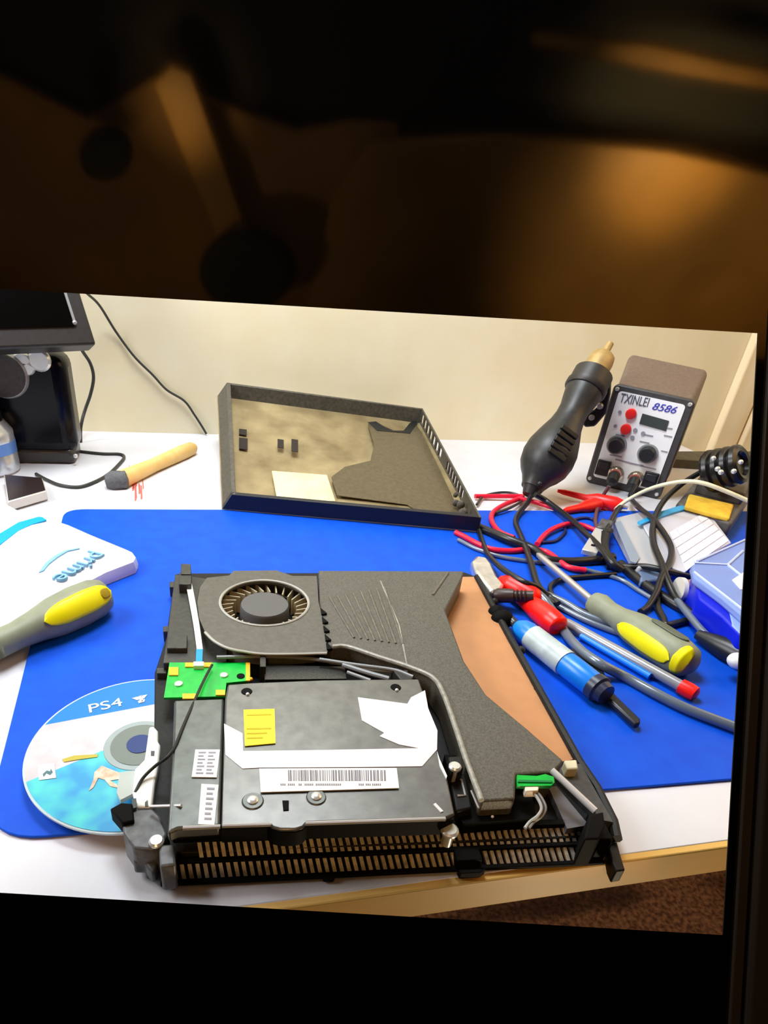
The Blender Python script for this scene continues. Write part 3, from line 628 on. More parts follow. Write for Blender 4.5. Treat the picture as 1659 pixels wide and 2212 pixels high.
# ------------------------------------------------------------------ white pack at the left
Mpk = mat('pack_white', (202, 202, 212), .4, noise=.2, scale=40, bump=.25)
pk = root('white_pack', at(60, 1220, ZM), 'white paper pack with blue stripe and printed word, lying on the mat corner at left', 'packet')
ZP = .014
top = [(-110, 1066), (-20, 1072), (50, 1110), (110, 1122), (150, 1135), (200, 1157), (285, 1192), (293, 1203), (288, 1213), (228, 1236), (126, 1290), (36, 1356), (-44, 1428), (-170, 1520)]
b = MB(); n = len(top); tp = [at(x, y, ZP) for x, y in top]; ce = sum(tp, V((0, 0, 0))) / n
rings = [(1.012, 0.0024), (1.022, .007), (1.0, .0135), (.93, .0165), (.6, .0185), (.25, .019)]
vs = []
for k, z in rings:
    for p in tp: vs.append((ce.x + (p.x - ce.x) * k, ce.y + (p.y - ce.y) * k, z))
fs = [[i * n + k, i * n + (k + 1) % n, (i + 1) * n + (k + 1) % n, (i + 1) * n + k] for i in range(len(rings) - 1) for k in range(n)]
fs += [[5 * n + k for k in range(n)], [k for k in range(n)][::-1]]
b.add(vs, fs, True); b.build('pack_body', Mpk, pk)
def zpk(px, py):
    p = at(px, py, .017); k = max(.0, 1 - math.hypot(p.x - ce.x, p.y - ce.y) / .16); return .0168 + .003 * k
def packstrip(name, up, lo, m, label=None):
    b = MB(); U_ = [at(x, y, zpk(x, y) + .0006) for x, y in up]; D_ = [at(x, y, zpk(x, y) + .0006) for x, y in lo]
    for i in range(len(up) - 1): b.slab([U_[i], U_[i + 1], D_[i + 1], D_[i]], (0, 0, -.0012))
    return b.build(name, m, pk, label=label)
packstrip('blue_stripe', ((-60, 1190), (0, 1152), (40, 1128), (84, 1116), (92, 1117)), ((-60, 1215), (0, 1176), (40, 1146), (70, 1132), (100, 1123)), mat('stripe_blue', (0, 160, 228), .5), 'bright blue stripe across the pack')
Mlt = mat('print_blue', (128, 178, 212), .5)
packstrip('swoosh', ((84, 1236), (98, 1216), (118, 1200), (142, 1188), (172, 1183)), ((94, 1232), (106, 1217), (124, 1203), (146, 1190), (172, 1184.5)), Mlt)
o_ = at(206, 1192, .0192); e_ = at(100, 1256, .0192)
text('lettering', 'prime', o_, e_ - o_, at(222, 1216, .0192) - o_, .0235, Mlt, pk, depth=.0012, wide=1.0)

# ------------------------------------------------------------------ screwdrivers
Mgrip = mat('grip_grey', (126, 130, 108), .5, noise=.2, scale=60)
Myel = mat('grip_yellow', (252, 240, 0), .42)
Mshaft = mat('shaft_steel', (196, 190, 190), .3, .7)
def yoff(p, d): return p + d
def screwdriver(name, label, a, bp, rmax, prof, inset, hole, shaft):
    a, bp = V(a), V(bp); r = root(name, (a + bp) / 2 - V((0, 0, rmax)), label, 'screwdriver')
    b = MB(); b.lathe(a, bp, [(u, k * rmax) for u, k in prof], 28); b.build('handle', Mgrip, r)
    return r
# left one: thick handle lying over the pack, its butt to the upper right
A = at(232, 1280, .016); Bn = at(-10, 1394, .0155)
prof = [(0, 0), (.012, .45), (.05, .78), (.13, .95), (.3, 1.0), (.5, .93), (.68, .72), (.84, .60), (1.0, .62), (1.02, 0)]
rm = .0165
sd = screwdriver('screwdriver', 'chunky grey and yellow screwdriver lying beside the white pack at left', A, Bn, rm, prof, None, None, None)
def inset(a, bn, rm, prof, u0, u1, wfrac, view, m, name, parent, off=.0006, round_=.5):
    a, bn = V(a), V(bn); t = (bn - a).normalized(); n1 = (V(view) - t * V(view).dot(t)).normalized(); n2 = t.cross(n1); b = MB(); vs = []; NU, NVv = 20, 9
    def rad(u):
        for i in range(len(prof) - 1):
            if prof[i][0] <= u <= prof[i + 1][0]: k = (u - prof[i][0]) / max(1e-9, prof[i + 1][0] - prof[i][0]); return rm * (prof[i][1] * (1 - k) + prof[i + 1][1] * k)
        return rm * .6
    for i in range(NU + 1):
        f = i / NU; u = u0 + (u1 - u0) * f; w = wfrac * (max(0, 1 - abs(2 * f - 1) ** 4)) ** .5
        for j in range(NVv):
            an = w * (2 * j / (NVv - 1) - 1); rr_ = rad(u) + off; vs.append(a + (bn - a) * u + (n1 * math.cos(an) + n2 * math.sin(an)) * rr_)
    fs = [[i * NVv + j, i * NVv + j + 1, (i + 1) * NVv + j + 1, (i + 1) * NVv + j] for i in range(NU) for j in range(NVv - 1)]
    b.add(vs, fs, True); o = b.build(name, m, parent); sl = o.modifiers.new('thick', 'SOLIDIFY'); sl.thickness = .0012; sl.offset = 0; return o
vw = (.05, -.86, .46)
iy = inset(A, Bn, rm, prof, .05, .66, .55, vw, Myel, 'grip_inlay', sd); iy['label'] = 'bright yellow inlay'
inset(A, Bn, rm, prof, .075, .165, .24, vw, mat('hole_olive', (170, 146, 8), .6), 'hang_hole', iy, off=.0012)
b = MB(); tdir = (Bn - A).normalized(); b.lathe(Bn, Bn + tdir * .06, [(0, .004), (1, .004)], 12); b.build('shaft', Mshaft, sd)
# right one: steel shaft to the upper left
A = at(1500, 1440, .0155); Bn = at(1282, 1300, .0125)
prof2 = [(0, 0), (.01, .5), (.05, .85), (.14, 1.0), (.35, 1.02), (.55, .92), (.72, .66), (.82, .62), (.93, .74), (1.0, .62), (1.01, 0)]
rm = .0150
sd2 = screwdriver('screwdriver', 'grey and yellow screwdriver with long steel shaft at the right of the mat', A, Bn, rm, prof2, None, None, None)
vw2 = (-.62, -.72, .30)
iy = inset(A, Bn, rm, prof2, .11, .62, .50, (-.72, -.66, .12), Myel, 'grip_inlay', sd2); iy['label'] = 'bright yellow inlay'
iy2 = inset(A, Bn, rm, prof2, .012, .10, 1.0, (-.8, -.35, .4), Myel, 'butt_inlay', sd2); iy2['label'] = 'yellow patch on the butt'
iy3 = inset(A, Bn, rm, prof2, .12, .45, .30, (.15, -.2, .95), mat('grip_dark', (92, 98, 82), .5), 'grip_recess', sd2); iy3['label'] = 'darker oval recess'
sh0 = Bn; sh1 = at(1160, 1196, .012)
b = MB(); b.lathe(sh0, sh1, [(0, .0034), (.9, .0034), (.96, .0030), (1, .001)], 14); b.build('shaft', Mshaft, sd2)

# ------------------------------------------------------------------ monitor, speaker and things at the left back
Mmon = mat('monitor_black', (30, 27, 26), .4, noise=.4, scale=200)
YM = .80
mon = root('computer_monitor', (-.38, .72, 0), 'black computer monitor at the upper left above the glossy black speaker', 'monitor')
c0 = atY(209, 744, YM)
ma, mt = math.radians(33), math.radians(27)
hz = V((math.cos(ma), math.sin(ma), 0)); aw = V((-math.sin(ma), math.cos(ma), 0)); hv = V((0, 0, math.cos(mt))) + aw * math.sin(mt)
nb = hz.cross(hv).normalized()
if nb.y > 0: nb = -nb
b = MB(); Wm, Hm = .44, .27
b.box(c0 - hz * Wm / 2 + hv * Hm / 2 - nb * .012, hz * Wm / 2, hv * Hm / 2, nb * .012); b.build('casing', Mmon, mon, bevel=.003)
b = MB(); b.box(c0 - hz * (Wm / 2) + hv * (Hm / 2 + .001) + nb * .0006, hz * (Wm / 2 - .020), hv * (Hm / 2 - .019), nb * .0012); b.build('screen', mat('screen_dark', (8, 6, 6), .12), mon)
b = MB(); b.box(c0 - hz * .0185 + hv * (Hm / 2 + .002) + nb * .0008, hz * .0014, hv * (Hm / 2 - .022), nb * .0018); b.ball(c0 - hz * .0185 + hv * .024 + nb * .002, .0026); b.build('chrome_strip', mat('strip_silver', (170, 168, 170), .3, .5), mon, label='silver strip along the screen edge')
nk = c0 - hz * .27 + hv * .06 - nb * .030
b = MB(); b.box((nk.x, nk.y, nk.z / 2), hz * .03, aw * .008, (0, 0, nk.z / 2)); b.build('stand_neck', Mmon, mon)
b = MB(); b.box((nk.x, nk.y, .006), hz * .075, aw * .045, (0, 0, .006)); b.build('stand_base', Mmon, mon, bevel=.004)

Mspk = mat('gloss_black', (10, 10, 18), .2, spec=.2)
br = at(172, 1005, 0); sp = root('speaker', (br.x - .09, br.y + .03, 0), 'glossy black speaker box with silver buttons under the monitor', 'speaker')
tz = .119
b = MB(); cr_ = []
b.box((br.x - .065, br.y + .027, tz / 2 + .012), (.065, 0, 0), (0, .027, 0), (0, 0, tz / 2)); b.build('speaker_body', Mspk, sp, bevel=.016, seg=5)
b = MB(); b.box((br.x - .065, br.y + .027, .010), (.060, 0, 0), (0, .025, 0), (0, 0, .010)); b.build('plinth', mat('plinth_grey', (58, 56, 54), .3), sp, bevel=.006)
yk = br.y - .003
for px, py, r, k in ((45, 777, .010, .75), (84, 780, .0125, 1), (55, 798, .010, .75)):
    p = atY(px, py, yk); b = MB(); b.lathe(p + V((0, .006, 0)), p, [(0, r), (.5, r), (1, r * .8), (1, 0)], 20, sx=k); b.build('button', mat('button_silver', (222, 224, 222), .25, .5), sp)
p = atY(6, 812, yk - .004); b = MB(); b.lathe(p + V((0, .012, 0)), p, [(0, .0265), (.6, .0265), (1, .0245)], 36); kb = b.build('volume_knob', mat('knob_rim', (180, 180, 182), .3, .5), sp)
b = MB(); b.lathe(p + V((0, .001, 0)), p - V((0, .002, 0)), [(0, .0242), (1, .0238), (1, 0)], 36); b.build('knob_face', mat('knob_face', (46, 42, 40), .5, noise=.4, scale=300), kb, label='dark face of the knob')
b = MB(); p = atY(163, 985, br.y - .002); b.ball(p, .0028); b.build('speaker_screw', mat('button_silver', (222, 224, 222), .25, .5), sp)

bt = at(16, 1006, 0); yb_ = bt.y - .018
bo = root('flux_bottle', (bt.x - .012, yb_, 0), 'silver and black cylindrical pot in front of the glossy black speaker', 'bottle')
def zz(py): return atY(20, py, yb_).z
z0, z1, z2, z3, z4 = 0, zz(974), zz(950), zz(908), zz(868)
cxb = bt.x - .012; r_ = .031
b = MB(); b.lathe((cxb, yb_, 0), (cxb, yb_, z3), [(0, r_ * .92), (.05, r_), (.42, r_), (.48, r_ * .93), (.54, r_), (.8, r_), (1, r_ * .74), (1, 0)], 32); b.build('pot', mat('pot_silver', (206, 212, 222), .22, .65), bo, label='silver body of the pot')
b = MB(); b.lathe((cxb, yb_, z3), (cxb, yb_, z4), [(0, r_ * .72), (.9, r_ * .68), (1, r_ * .6), (1, 0)], 32); b.build('cap', mat('cap_black', (18, 18, 26), .3), bo, bevel=0)
b = MB(); b.lathe((cxb, yb_, z1), (cxb, yb_, z2), [(0, r_ * 1.01), (1, r_ * 1.01)], 32); b.build('band', mat('band_blue', (96, 140, 214), .3, .2), bo, label='blue band round the pot')

# dark slab phone with pale edge
ph = root('smartphone', at(60, 1060), 'dark flat phone with pale edge in front of the black speaker', 'phone')
pp = [at(8, 1025, .012), at(92, 1032, .012), at(101, 1060, .012), at(16, 1084, .012)]
b = MB(); b.slab(pp, (0, 0, -.0105)); b.build('body', mat('phone_edge', (214, 210, 204), .3, .2), ph, bevel=.0015, label='pale metal edge')
ce2 = sum(pp, V((0, 0, 0))) / 4
b = MB(); b.slab([ce2 + (p - ce2) * .94 + V((0, 0, .0006)) for p in pp], (0, 0, -.001)); b.build('screen', mat('phone_screen', (44, 34, 34), .25), ph, label='dark screen')

# cables at the left back
Mcab = mat('cable_grey', (52, 52, 48), .45)
def cable(name, label, pts, r, m=Mcab, n=8, seg=10, group=None, cat='cable'):
    b = MB(); b.tube(smooth(pts, n), r, seg); return tag(b.build(name, m), label, cat, group)
YW = .948
cable('cable', 'thin grey cable running down the wall from the monitor', [atY(186, 632, .90), atY(215, 660, .93), atY(250, 716, YW), atY(290, 770, YW), atY(330, 810, YW), atY(360, 842, YW), atY(398, 866, YW), atY(420, 896, YW), atY(438, 924, YW), V((at(446, 938).x, .945, .002))], .0017)
cable('cable', 'short grey cable hanging behind the speaker on its right', [atY(172, 742, .90), atY(178, 758, .91), atY(195, 785, .92), atY(202, 815, .92), atY(196, 850, .92), atY(184, 885, .915), atY(177, 910, .905), atY(174, 935, .90), atY(176, 990, .89)], .0022)
cable('cable', 'grey cable looping over the white table beside the speaker', [at(x, y, .002) for x, y in ((172, 975), (220, 980), (258, 981), (268, 988), (255, 1005), (232, 1026), (200, 1043), (168, 1052), (130, 1048), (100, 1036), (78, 1024))], .002)
# brush with wooden handle
brh = root('brush', at(330, 1010), 'pale wooden handled brush with dark head on the white table', 'brush')
a0, a1 = at(420, 966, .008), at(262, 1036, .009)
b = MB(); b.lathe(a0, a1, [(0, 0), (.01, .006), (.05, .009), (.2, .0098), (.6, .0085), (.85, .010), (1, .011), (1, 0)], 20); b.build('handle', mat('brush_wood', (240, 200, 128), .5, noise=.4, scale=60, rgb2=(228, 180, 100), aniso=(1, 1, 1)), brh)
b = MB(); h0, h1 = at(277, 1036, .009), at(226, 1040, .008); b.lathe(h0, h1, [(0, .007), (.1, .011), (.7, .0115), (.95, .008), (1, 0)], 20); b.build('head', mat('brush_grey', (76, 76, 78), .7, noise=.4, scale=300), brh, label='dark grey head')

b = MB()
for k in range(16):
    x0 = 276 + random.random() * 32; y0 = 995 + random.random() * 55; ln = 12 + random.random() * 26; w_ = 1 + random.random() * 2.5
    b.slab([at(x0, y0, .0004), at(x0 + w_, y0 + 2, .0004), at(x0 + w_ + 1.5, y0 + ln, .0004), at(x0 + .5, y0 + ln + 3, .0004)], (0, 0, -.0003))
o = tag(b.build('red_streaks', mat('streak_red', (206, 96, 84), .6)), 'faint red streaks on the white table beside the brush', 'red_streaks'); o['kind'] = 'stuff'  # thin red slivers laid on the tabletop

# ------------------------------------------------------------------ rework station and hot air gun
Mcase = mat('station_case', (58, 56, 56), .5, noise=.3, scale=200)
Mhood = mat('station_hood', (124, 106, 92), .55, noise=.35, scale=260, rgb2=(104, 88, 78))
BL, BR = at(1263, 1041), at(1424, 1080)
TLz = atY(1324, 828, BL.y).z; TRz = atY(1504, 866, BR.y).z; HS = (TLz + TRz) / 2
wx = (BR - BL); Ws = wx.length; wx = wx.normalized(); wy = V((-wx.y, wx.x, 0)).normalized()
# pull the face to match: left and right edges stand upright
st = root('rework_station', BL + wx * Ws / 2 + wy * .06, 'black rework station with white front panel, red buttons and two knobs', 'rework station')
def sf(u, z, off=0.0): return BL + wx * (u * Ws) + V((0, 0, z * (TLz * (1 - u) + TRz * u))) - wy * off
back = .085
tb0 = atY(1366, 768, BL.y + .09); 
b = MB()
# body: face outline pushed backward
def rrect(u0, z0, u1, z1, ru, rz, off, n=5):
    P_ = []
    for cu_, cz_, a0 in ((u1 - ru, z1 - rz, 0), (u0 + ru, z1 - rz, 90), (u0 + ru, z0 + rz, 180), (u1 - ru, z0 + rz, 270)):
        for k in range(n + 1):
            a = math.radians(a0 + 90 * k / n); P_.append(sf(cu_ + ru * math.cos(a), cz_ + rz * math.sin(a), off))
    return P_
b.slab(rrect(0, 0, 1, 1, .07, .05, 0), wy * .010); b.build('front_frame', Mcase, st, bevel=.002)
fo = rrect(.035, .02, .965, .985, .06, .045, -.010); hb0 = atY(1360, 764, BL.y + .082); hb1 = atY(1532, 800, BR.y + .082)
hu = (hb1 - hb0); b = MB(); n_ = len(fo); bk = []
for cu_, cz_, a0 in ((.93, .94, 0), (.07, .94, 90), (.07, .06, 180), (.93, .06, 270)):
    for k in range(6):
        a = math.radians(a0 + 90 * k / 5); u_ = cu_ + .07 * math.cos(a); z_ = cz_ + .06 * math.sin(a); p = hb0 + hu * u_; bk.append(V((p.x, p.y, max(.002, (hb0.z * (1 - u_) + hb1.z * u_) * z_))))
b.add(fo + bk, [list(range(n_)), list(range(n_, 2 * n_))[::-1]] + [[i, n_ + i, n_ + (i + 1) % n_, (i + 1) % n_] for i in range(n_)])
b.build('housing', Mhood, st, bevel=.003, label='brown grey metal housing')
b = MB(); b.slab(rrect(.085, .08, .905, .945, .045, .03, .0008), wy * .0015); face = b.build('front_panel', mat('panel_offwhite', (248, 248, 248), .45), st, label='white front panel')
def fpos(px, py, off=.001):                              # on the face plane
    d = ray(px, py); nrm = wy; t_ = ((BL - wy * off) - O).dot(nrm) / d.dot(nrm); return O + d * t_
Mred = mat('button_red', (235, 40, 36), .35); Mkn = mat('knob_black', (34, 36, 38), .4); Mtx = mat('panel_ink', (90, 90, 100), .6)
UP = V((0, 0, 1))
for px, py in ((1363, 894), (1352, 927)):
    p = fpos(px, py, .0008); b = MB(); b.lathe(p, p - wy * .004, [(0, .0070), (.8, .0066), (1, .005), (1, 0)], 24); b.build('push_button', Mred, st)
for px, py in ((1332, 961), (1399, 980)):
    p = fpos(px, py, .0008); b = MB(); b.lathe(p, p - wy * .002, [(0, .0132), (1, .0128), (1, 0)], 30); k_ = b.build('knob', mat('knob_ring', (150, 150, 150), .4), st, label='black rotary knob with grey ring')
    b = MB(); b.lathe(p - wy * .001, p - wy * .011, [(0, .0108), (.85, .0098), (1, .0085), (1, 0)], 30); b.build('knob_cap', Mkn, k_)
pp = [fpos(x, y, .0009) for x, y in ((1388, 893), (1445, 909), (1438, 931), (1381, 915))]
b = MB(); b.slab(pp, -wy * .0012); b.build('display', mat('lcd_dark', (66, 72, 70), .25), st, label='dark grey display window')
for px, py in ((1303, 1010), (1405, 1036)):
    p = fpos(px, py, .0009); b = MB(); b.box(p - wy * .002, wx * .0090, UP * .0105, wy * .0025); sw = b.build('rocker_switch', mat('switch_black', (30, 30, 34), .4), st, bevel=.001)
    b = MB(); b.box(p - wy * .0055 + UP * .004, wx * .0066, UP * .0045, wy * .0015); b.build('rocker', mat('rocker_black', (44, 44, 48), .35), sw, bevel=.0008)
for px, py in ((1331, 1022), (1374, 1033)):
    p = fpos(px, py, .0009); b = MB(); b.lathe(p, p - wy * .012, [(0, .0105), (.3, .0105), (.35, .0085), (1, .0082), (1, 0)], 24); b.build('socket', mat('socket_chrome', (214, 200, 180), .2, .85), st)
    b = MB(); b.lathe(p - wy * .011 - UP * .001, p - wy * .024 - UP * .010, [(0, .0078), (.7, .0078), (1, .004), (1, 0)], 20); b.build('socket_plug', Mkn, st, label='black plug in the socket')
for u, z in ((.055, .955), (.945, .955), (.055, .05), (.945, .05)):
    p = sf(u, z, .0002); b = MB(); b.lathe(p, p - wy * .0014, [(0, .0028), (1, .002), (1, 0)], 14); b.build('case_screw', Mscrew, st)
xd = fpos(1400, 882) - fpos(1340, 866)
text('maker_lettering', 'TXINLEI', fpos(1337, 868, .0012), wx, UP, .0165, Mtx, st, wide=.62)
text('model_lettering', '8586', fpos(1406, 884, .0012), wx, UP, .0128, mat('ink_blue', (60, 66, 180), .5), st, shear=.25, bold=.0, wide=1.15)
b = MB()
for px, py, r in ((1339, 890, .0022), (1329, 920, .0022), (1372, 929, .0027), (1389, 936, .0026), (1366, 945, .0027)):
    p = fpos(px, py, .0012); b.lathe(p, p - wy * .001, [(0, r), (1, r), (1, 0)], 12)
for px, py, w in ((1400, 940, .012), (1445, 925, .008), (1443, 942, .01), (1330, 985, .016), (1345, 996, .02), (1375, 1003, .018), (1400, 1010, .02), (1435, 975, .008), (1340, 940, .012), (1392, 955, .012)):
    p = fpos(px, py, .0012); b.box(p, wx * w / 2, UP * .0007, wy * .0004)
b.build('panel_marks', mat('mark_grey', (150, 150, 160), .6), st)
# hot air gun in its cradle
G0 = at(1150, 1052, .022); G1 = atY(1318, 742, BL.y + .01)
gun = root('hot_air_gun', (G0.x, G0.y, 0), 'black hot air gun with brass nozzle leaning left of the white panelled station', 'hot air gun')
gl = (G1 - G0).length; sc = gl / 360.0
def G(u): return G0.lerp(G1, u)
Mgun = mat('gun_black', (36, 35, 34), .42, noise=.4, scale=150, rgb2=(52, 50, 48))
b = MB(); b.lathe(G(-.01), G(.78), [(0, 0), (0, .014), (.03, .0155), (.08, .020), (.12, .0255), (.18, .0310), (.26, .0335), (.34, .0325), (.44, .0275), (.54, .0215), (.62, .0190), (.69, .0190), (.76, .0215), (.84, .0240), (.94, .0245), (1, .022), (1, 0)], 32); b.build('body', Mgun, gun)
b = MB(); b.lathe(G(.66), G(.79), [(0, .0255), (.06, .0268), (.3, .0268), (.34, .0252), (.94, .0250), (1, .0225), (1, 0)], 32); b.build('collar', mat('collar_black', (48, 44, 40), .45), gun)
b = MB(); b.lathe(G(.78), G(1.0), [(0, .0160), (.40, .0165), (.58, .0150), (.66, .011), (.70, .0062), (.72, .0050), (1, .0046), (1, .0032), (.99, 0)], 28); b.build('nozzle', mat('nozzle_brass', (152, 126, 78), .5, .2, noise=.3, scale=100), gun, label='brass coloured nozzle')
gx = (G1 - G0).normalized(); gn = (V((-.2, -1, .1)) - gx * V((-.2, -1, .1)).dot(gx)).normalized(); gs = gx.cross(gn)
b = MB()
for k in range(5):
    p = G(.17 + k * .038) + gn * .0315 - gs * .006; b.box(p, gs * .013, gx * .0032, gn * .0022)
b.build('grip_vents', mat('vent_black', (20, 20, 20), .5), gun, bevel=.001)
b = MB(); b.lathe(G(-.055), G(.05), [(0, 0), (0, .0075), (.3, .0105), (.6, .0140), (1, .012)], 20); b.ball(G(.012) + gn * .014, .0035); b.build('cord_boot', Mgun, gun)
# cradle on the station side
crd = root('gun_cradle', sf(0, .6), 'black cradle with two screws holding the hot air gun to the station', 'holder')
b = MB()
cpts = [fpos(x, y, .02) for x, y in ((1313, 812), (1322, 808), (1320, 850), (1312, 890), (1288, 918), (1268, 920), (1254, 904), (1290, 880), (1306, 850))]
b.slab(cpts, -wy * .012); b.build('clamp', mat('cradle_black', (24, 22, 22), .4), crd, bevel=.002)
b = MB(); cp2 = [fpos(x, y, .024) for x, y in ((1232, 820), (1246, 795), (1250, 800), (1252, 815), (1240, 832))]; b.slab(cp2, -wy * .008); b.build('prong', mat('cradle_black', (24, 22, 22), .4), crd, bevel=.0015)
for px, py, r in ((1296, 877, .0045), (1278, 902, .0040)):
    p = fpos(px, py, .032); b = MB(); b.lathe(p, p - wy * .003, [(0, r), (1, r * .7), (1, 0)], 16); b.build('clamp_screw', Mscrew, crd)
# soldering iron stand
s0, s1, s2, s3 = at(1500, 1092, .03), at(1606, 1128, .03), at(1616, 1060, .03), at(1530, 1035, .03)
ss = root('iron_stand', (s0 + s2) / 2 - V((0, 0, .03)), 'dark soldering iron stand with yellow sponge at the right edge', 'stand')
Msd = mat('stand_dark', (74, 70, 66), .5, noise=.4, scale=150)
b = MB(); b.plate([(1462, 1085), (1582, 1130), (1640, 1040), (1530, 1005)], .0005, .024); b.build('base', Msd, ss, bevel=.004)
b = MB(); b.plate([(1489, 1066), (1586, 1089), (1577, 1119), (1480, 1092)], .022, .028); b.build('sponge', mat('sponge_yellow', (238, 196, 62), .8, noise=.5, scale=70, rgb2=(200, 156, 40), bump=.3), ss, bevel=.002, label='yellow sponge')
b = MB(); b.plate([(1508, 1040), (1530, 1008), (1622, 1032), (1612, 1066)], .022, .040); b.build('holder_block', Msd, ss, bevel=.004)
hc = at(1562, 1012, .065); hd = V((.35, -.75, .55)).normalized()
b = MB(); h1_ = V((0, 0, 1)).cross(hd).normalized(); h2_ = hd.cross(h1_)
for k in range(4):
    o2 = hc + hd * (k * .010 - .012); R_ = .022 - .001 * k
    b.tube([o2 + (h1_ * math.cos(2 * PI * j / 24) + h2_ * math.sin(2 * PI * j / 24)) * R_ for j in range(25)], .0058, 8)
b.lathe(hc - hd * .02, hc + hd * .018, [(0, .016), (.5, .02), (1, .016), (1, 0)], 20)
b.box((hc + s3) / 2 - V((0, 0, .006)), (.010, 0, 0), (0, .01, 0), (0, 0, .026))
b.build('iron_holder', mat('holder_black', (26, 24, 24), .25), ss, label='black coiled iron holder')
for px, py in ((1541, 990), (1550, 1013), (1585, 1018), (1600, 998), (1557, 1020)):
    b = MB(); b.ball(at(px, py, .088), .0028); b.build('holder_screw', Mscrew, ss)
b = MB(); b.plate([(1428, 990), (1660, 1006), (1662, 975), (1448, 975)], .0003, .014); tag(b.build('dark_board', mat('board_olive', (92, 84, 62), .6, noise=.5, scale=60, rgb2=(66, 62, 50))), 'narrow dark board on the table along the wall behind the station', 'board')

# ------------------------------------------------------------------ plastic bag, clear boxes, blue organiser
Mclear = mat('clear_plastic', (206, 210, 216), .22, alpha=.55)
cb = root('clear_box', at(1370, 1180), 'clear plastic case on the mat behind the tangled cables', 'box')
def hollow(b, px, z0, z1): b.plate(px, z0, z1)
b = MB(); b.plate([(1322, 1118), (1392, 1102), (1470, 1160), (1462, 1226), (1380, 1224)], .0025, .016); b.build('case_body', mat('cloudy_case', (196, 196, 200), .3, alpha=.8), cb, bevel=.003)
b = MB(); b.plate([(1328, 1130), (1340, 1124), (1382, 1205), (1374, 1216), (1362, 1212)], .0161, .0175); b.build('case_lid', mat('lid_blue_grey', (146, 160, 178), .25, alpha=.8), cb, label='blue grey lid strip')
b = MB(); b.plate([(1378, 1228), (1430, 1222), (1440, 1250), (1385, 1255)], .0025, .011); b.build('case_end', mat('end_blue', (110, 130, 165), .25, alpha=.8), cb, bevel=.002)
zb = root('zip_bag', at(1490, 1170), 'clear zip bag with blue seal holding gridded white paper', 'bag')
b = MB(); bag = [(1386, 1128), (1430, 1112), (1502, 1088), (1530, 1105), (1580, 1172), (1500, 1215), (1480, 1236), (1440, 1222)]
b.plate(bag, .0172, .0196); b.build('film', mat('film', (226, 226, 236), .25, alpha=.7), zb, bevel=.0008)
b = MB(); b.plate([(1446, 1150), (1520, 1108), (1574, 1168), (1496, 1222), (1484, 1232)], .0196, .0204); pg = b.build('paper', mat('bag_paper', (224, 222, 234), .6), zb)
b = MB()
for k in range(1, 5):
    f = k / 5
    p0 = at(1446 + 74 * f, 1150 - 42 * f, .0205); p1 = at(1484 + 90 * f, 1232 - 64 * f, .0205); b.tube([p0, p1], .0005, 4)
    p0 = at(1446 + 38 * f, 1150 + 82 * f, .0205); p1 = at(1520 + 54 * f, 1108 + 60 * f, .0205); b.tube([p0, p1], .0005, 4)
b.build('grid_lines', mat('grid_grey', (190, 188, 206), .6), pg)
b = MB(); b.plate([(1378, 1126), (1430, 1104), (1465, 1093), (1498, 1088), (1500, 1094), (1460, 1105), (1420, 1118), (1385, 1132)], .0196, .0222); b.build('zip_seal', mat('seal_blue', (40, 158, 214), .35), zb, label='bright blue zip seal')
og = root('organiser_box', at(1570, 1270), 'blue plastic organiser box with translucent lid at the right edge', 'box')
Mob = mat('organiser_blue', (10, 30, 205), .3)
b = MB(); b.plate([(1497, 1240), (1540, 1215), (1680, 1150), (1700, 1420), (1600, 1372), (1560, 1330), (1510, 1292)], .0025, .030); b.build('tray', Mob, og, bevel=.002, label='deep blue tray')
Mlid = mat('lid_clear', (150, 176, 240), .2, alpha=.62)
b = MB(); b.plate([(1494, 1222), (1506, 1212), (1610, 1166), (1690, 1140), (1700, 1400), (1620, 1342), (1560, 1290), (1500, 1246)], .0305, .038); lid = b.build('lid', Mlid, og, bevel=.002, label='translucent blue lid')
b = MB()
for a_, c_ in (((1500, 1216), (1572, 1220)), ((1572, 1220), (1605, 1190)), ((1572, 1220), (1610, 1250)), ((1500, 1236), (1606, 1318)), ((1506, 1212), (1610, 1166))):
    b.tube([at(*a_, .0385), at(*c_, .0385)], .0012, 6)
b.build('lid_ribs', mat('rib_clear', (196, 212, 250), .25), lid)
b = MB(); b.plate([(1582, 1252), (1612, 1232), (1616, 1275), (1600, 1272)], .0382, .039); b.build('lid_sticker', Mwhite, lid)
b = MB(); b.plate([(1574, 1318), (1590, 1316), (1612, 1350), (1600, 1368), (1582, 1350)], .0255, .0305); b.build('latch', mat('latch_pale', (150, 180, 245), .3, alpha=.85), og, bevel=.001)
b = MB()
for x, y in ((1512, 1308), (1530, 1326)): b.plate([(x - 7, y - 5), (x + 8, y - 5), (x + 8, y + 8), (x - 7, y + 8)], .0028, .012)
b.plate([(1480, 1290), (1510, 1300), (1585, 1385), (1575, 1390), (1500, 1322)], .0024, .006)
b.build('hinge', mat('hinge_blue', (110, 140, 225), .3), og, bevel=.001)
sp_ = root('solder_reel', at(1480, 1278), 'small white and copper reel beside the blue organiser box', 'reel')
p = at(1476, 1272, .013); b = MB(); b.lathe(p - V((.006, 0, 0)), p + V((.010, -.004, 0)), [(0, .0115), (.25, .0115), (.3, .008), (.75, .008), (.8, .0115), (1, .0115), (1, 0)], 24); b.build('spool', mat('reel_white', (222, 216, 206), .4), sp_)
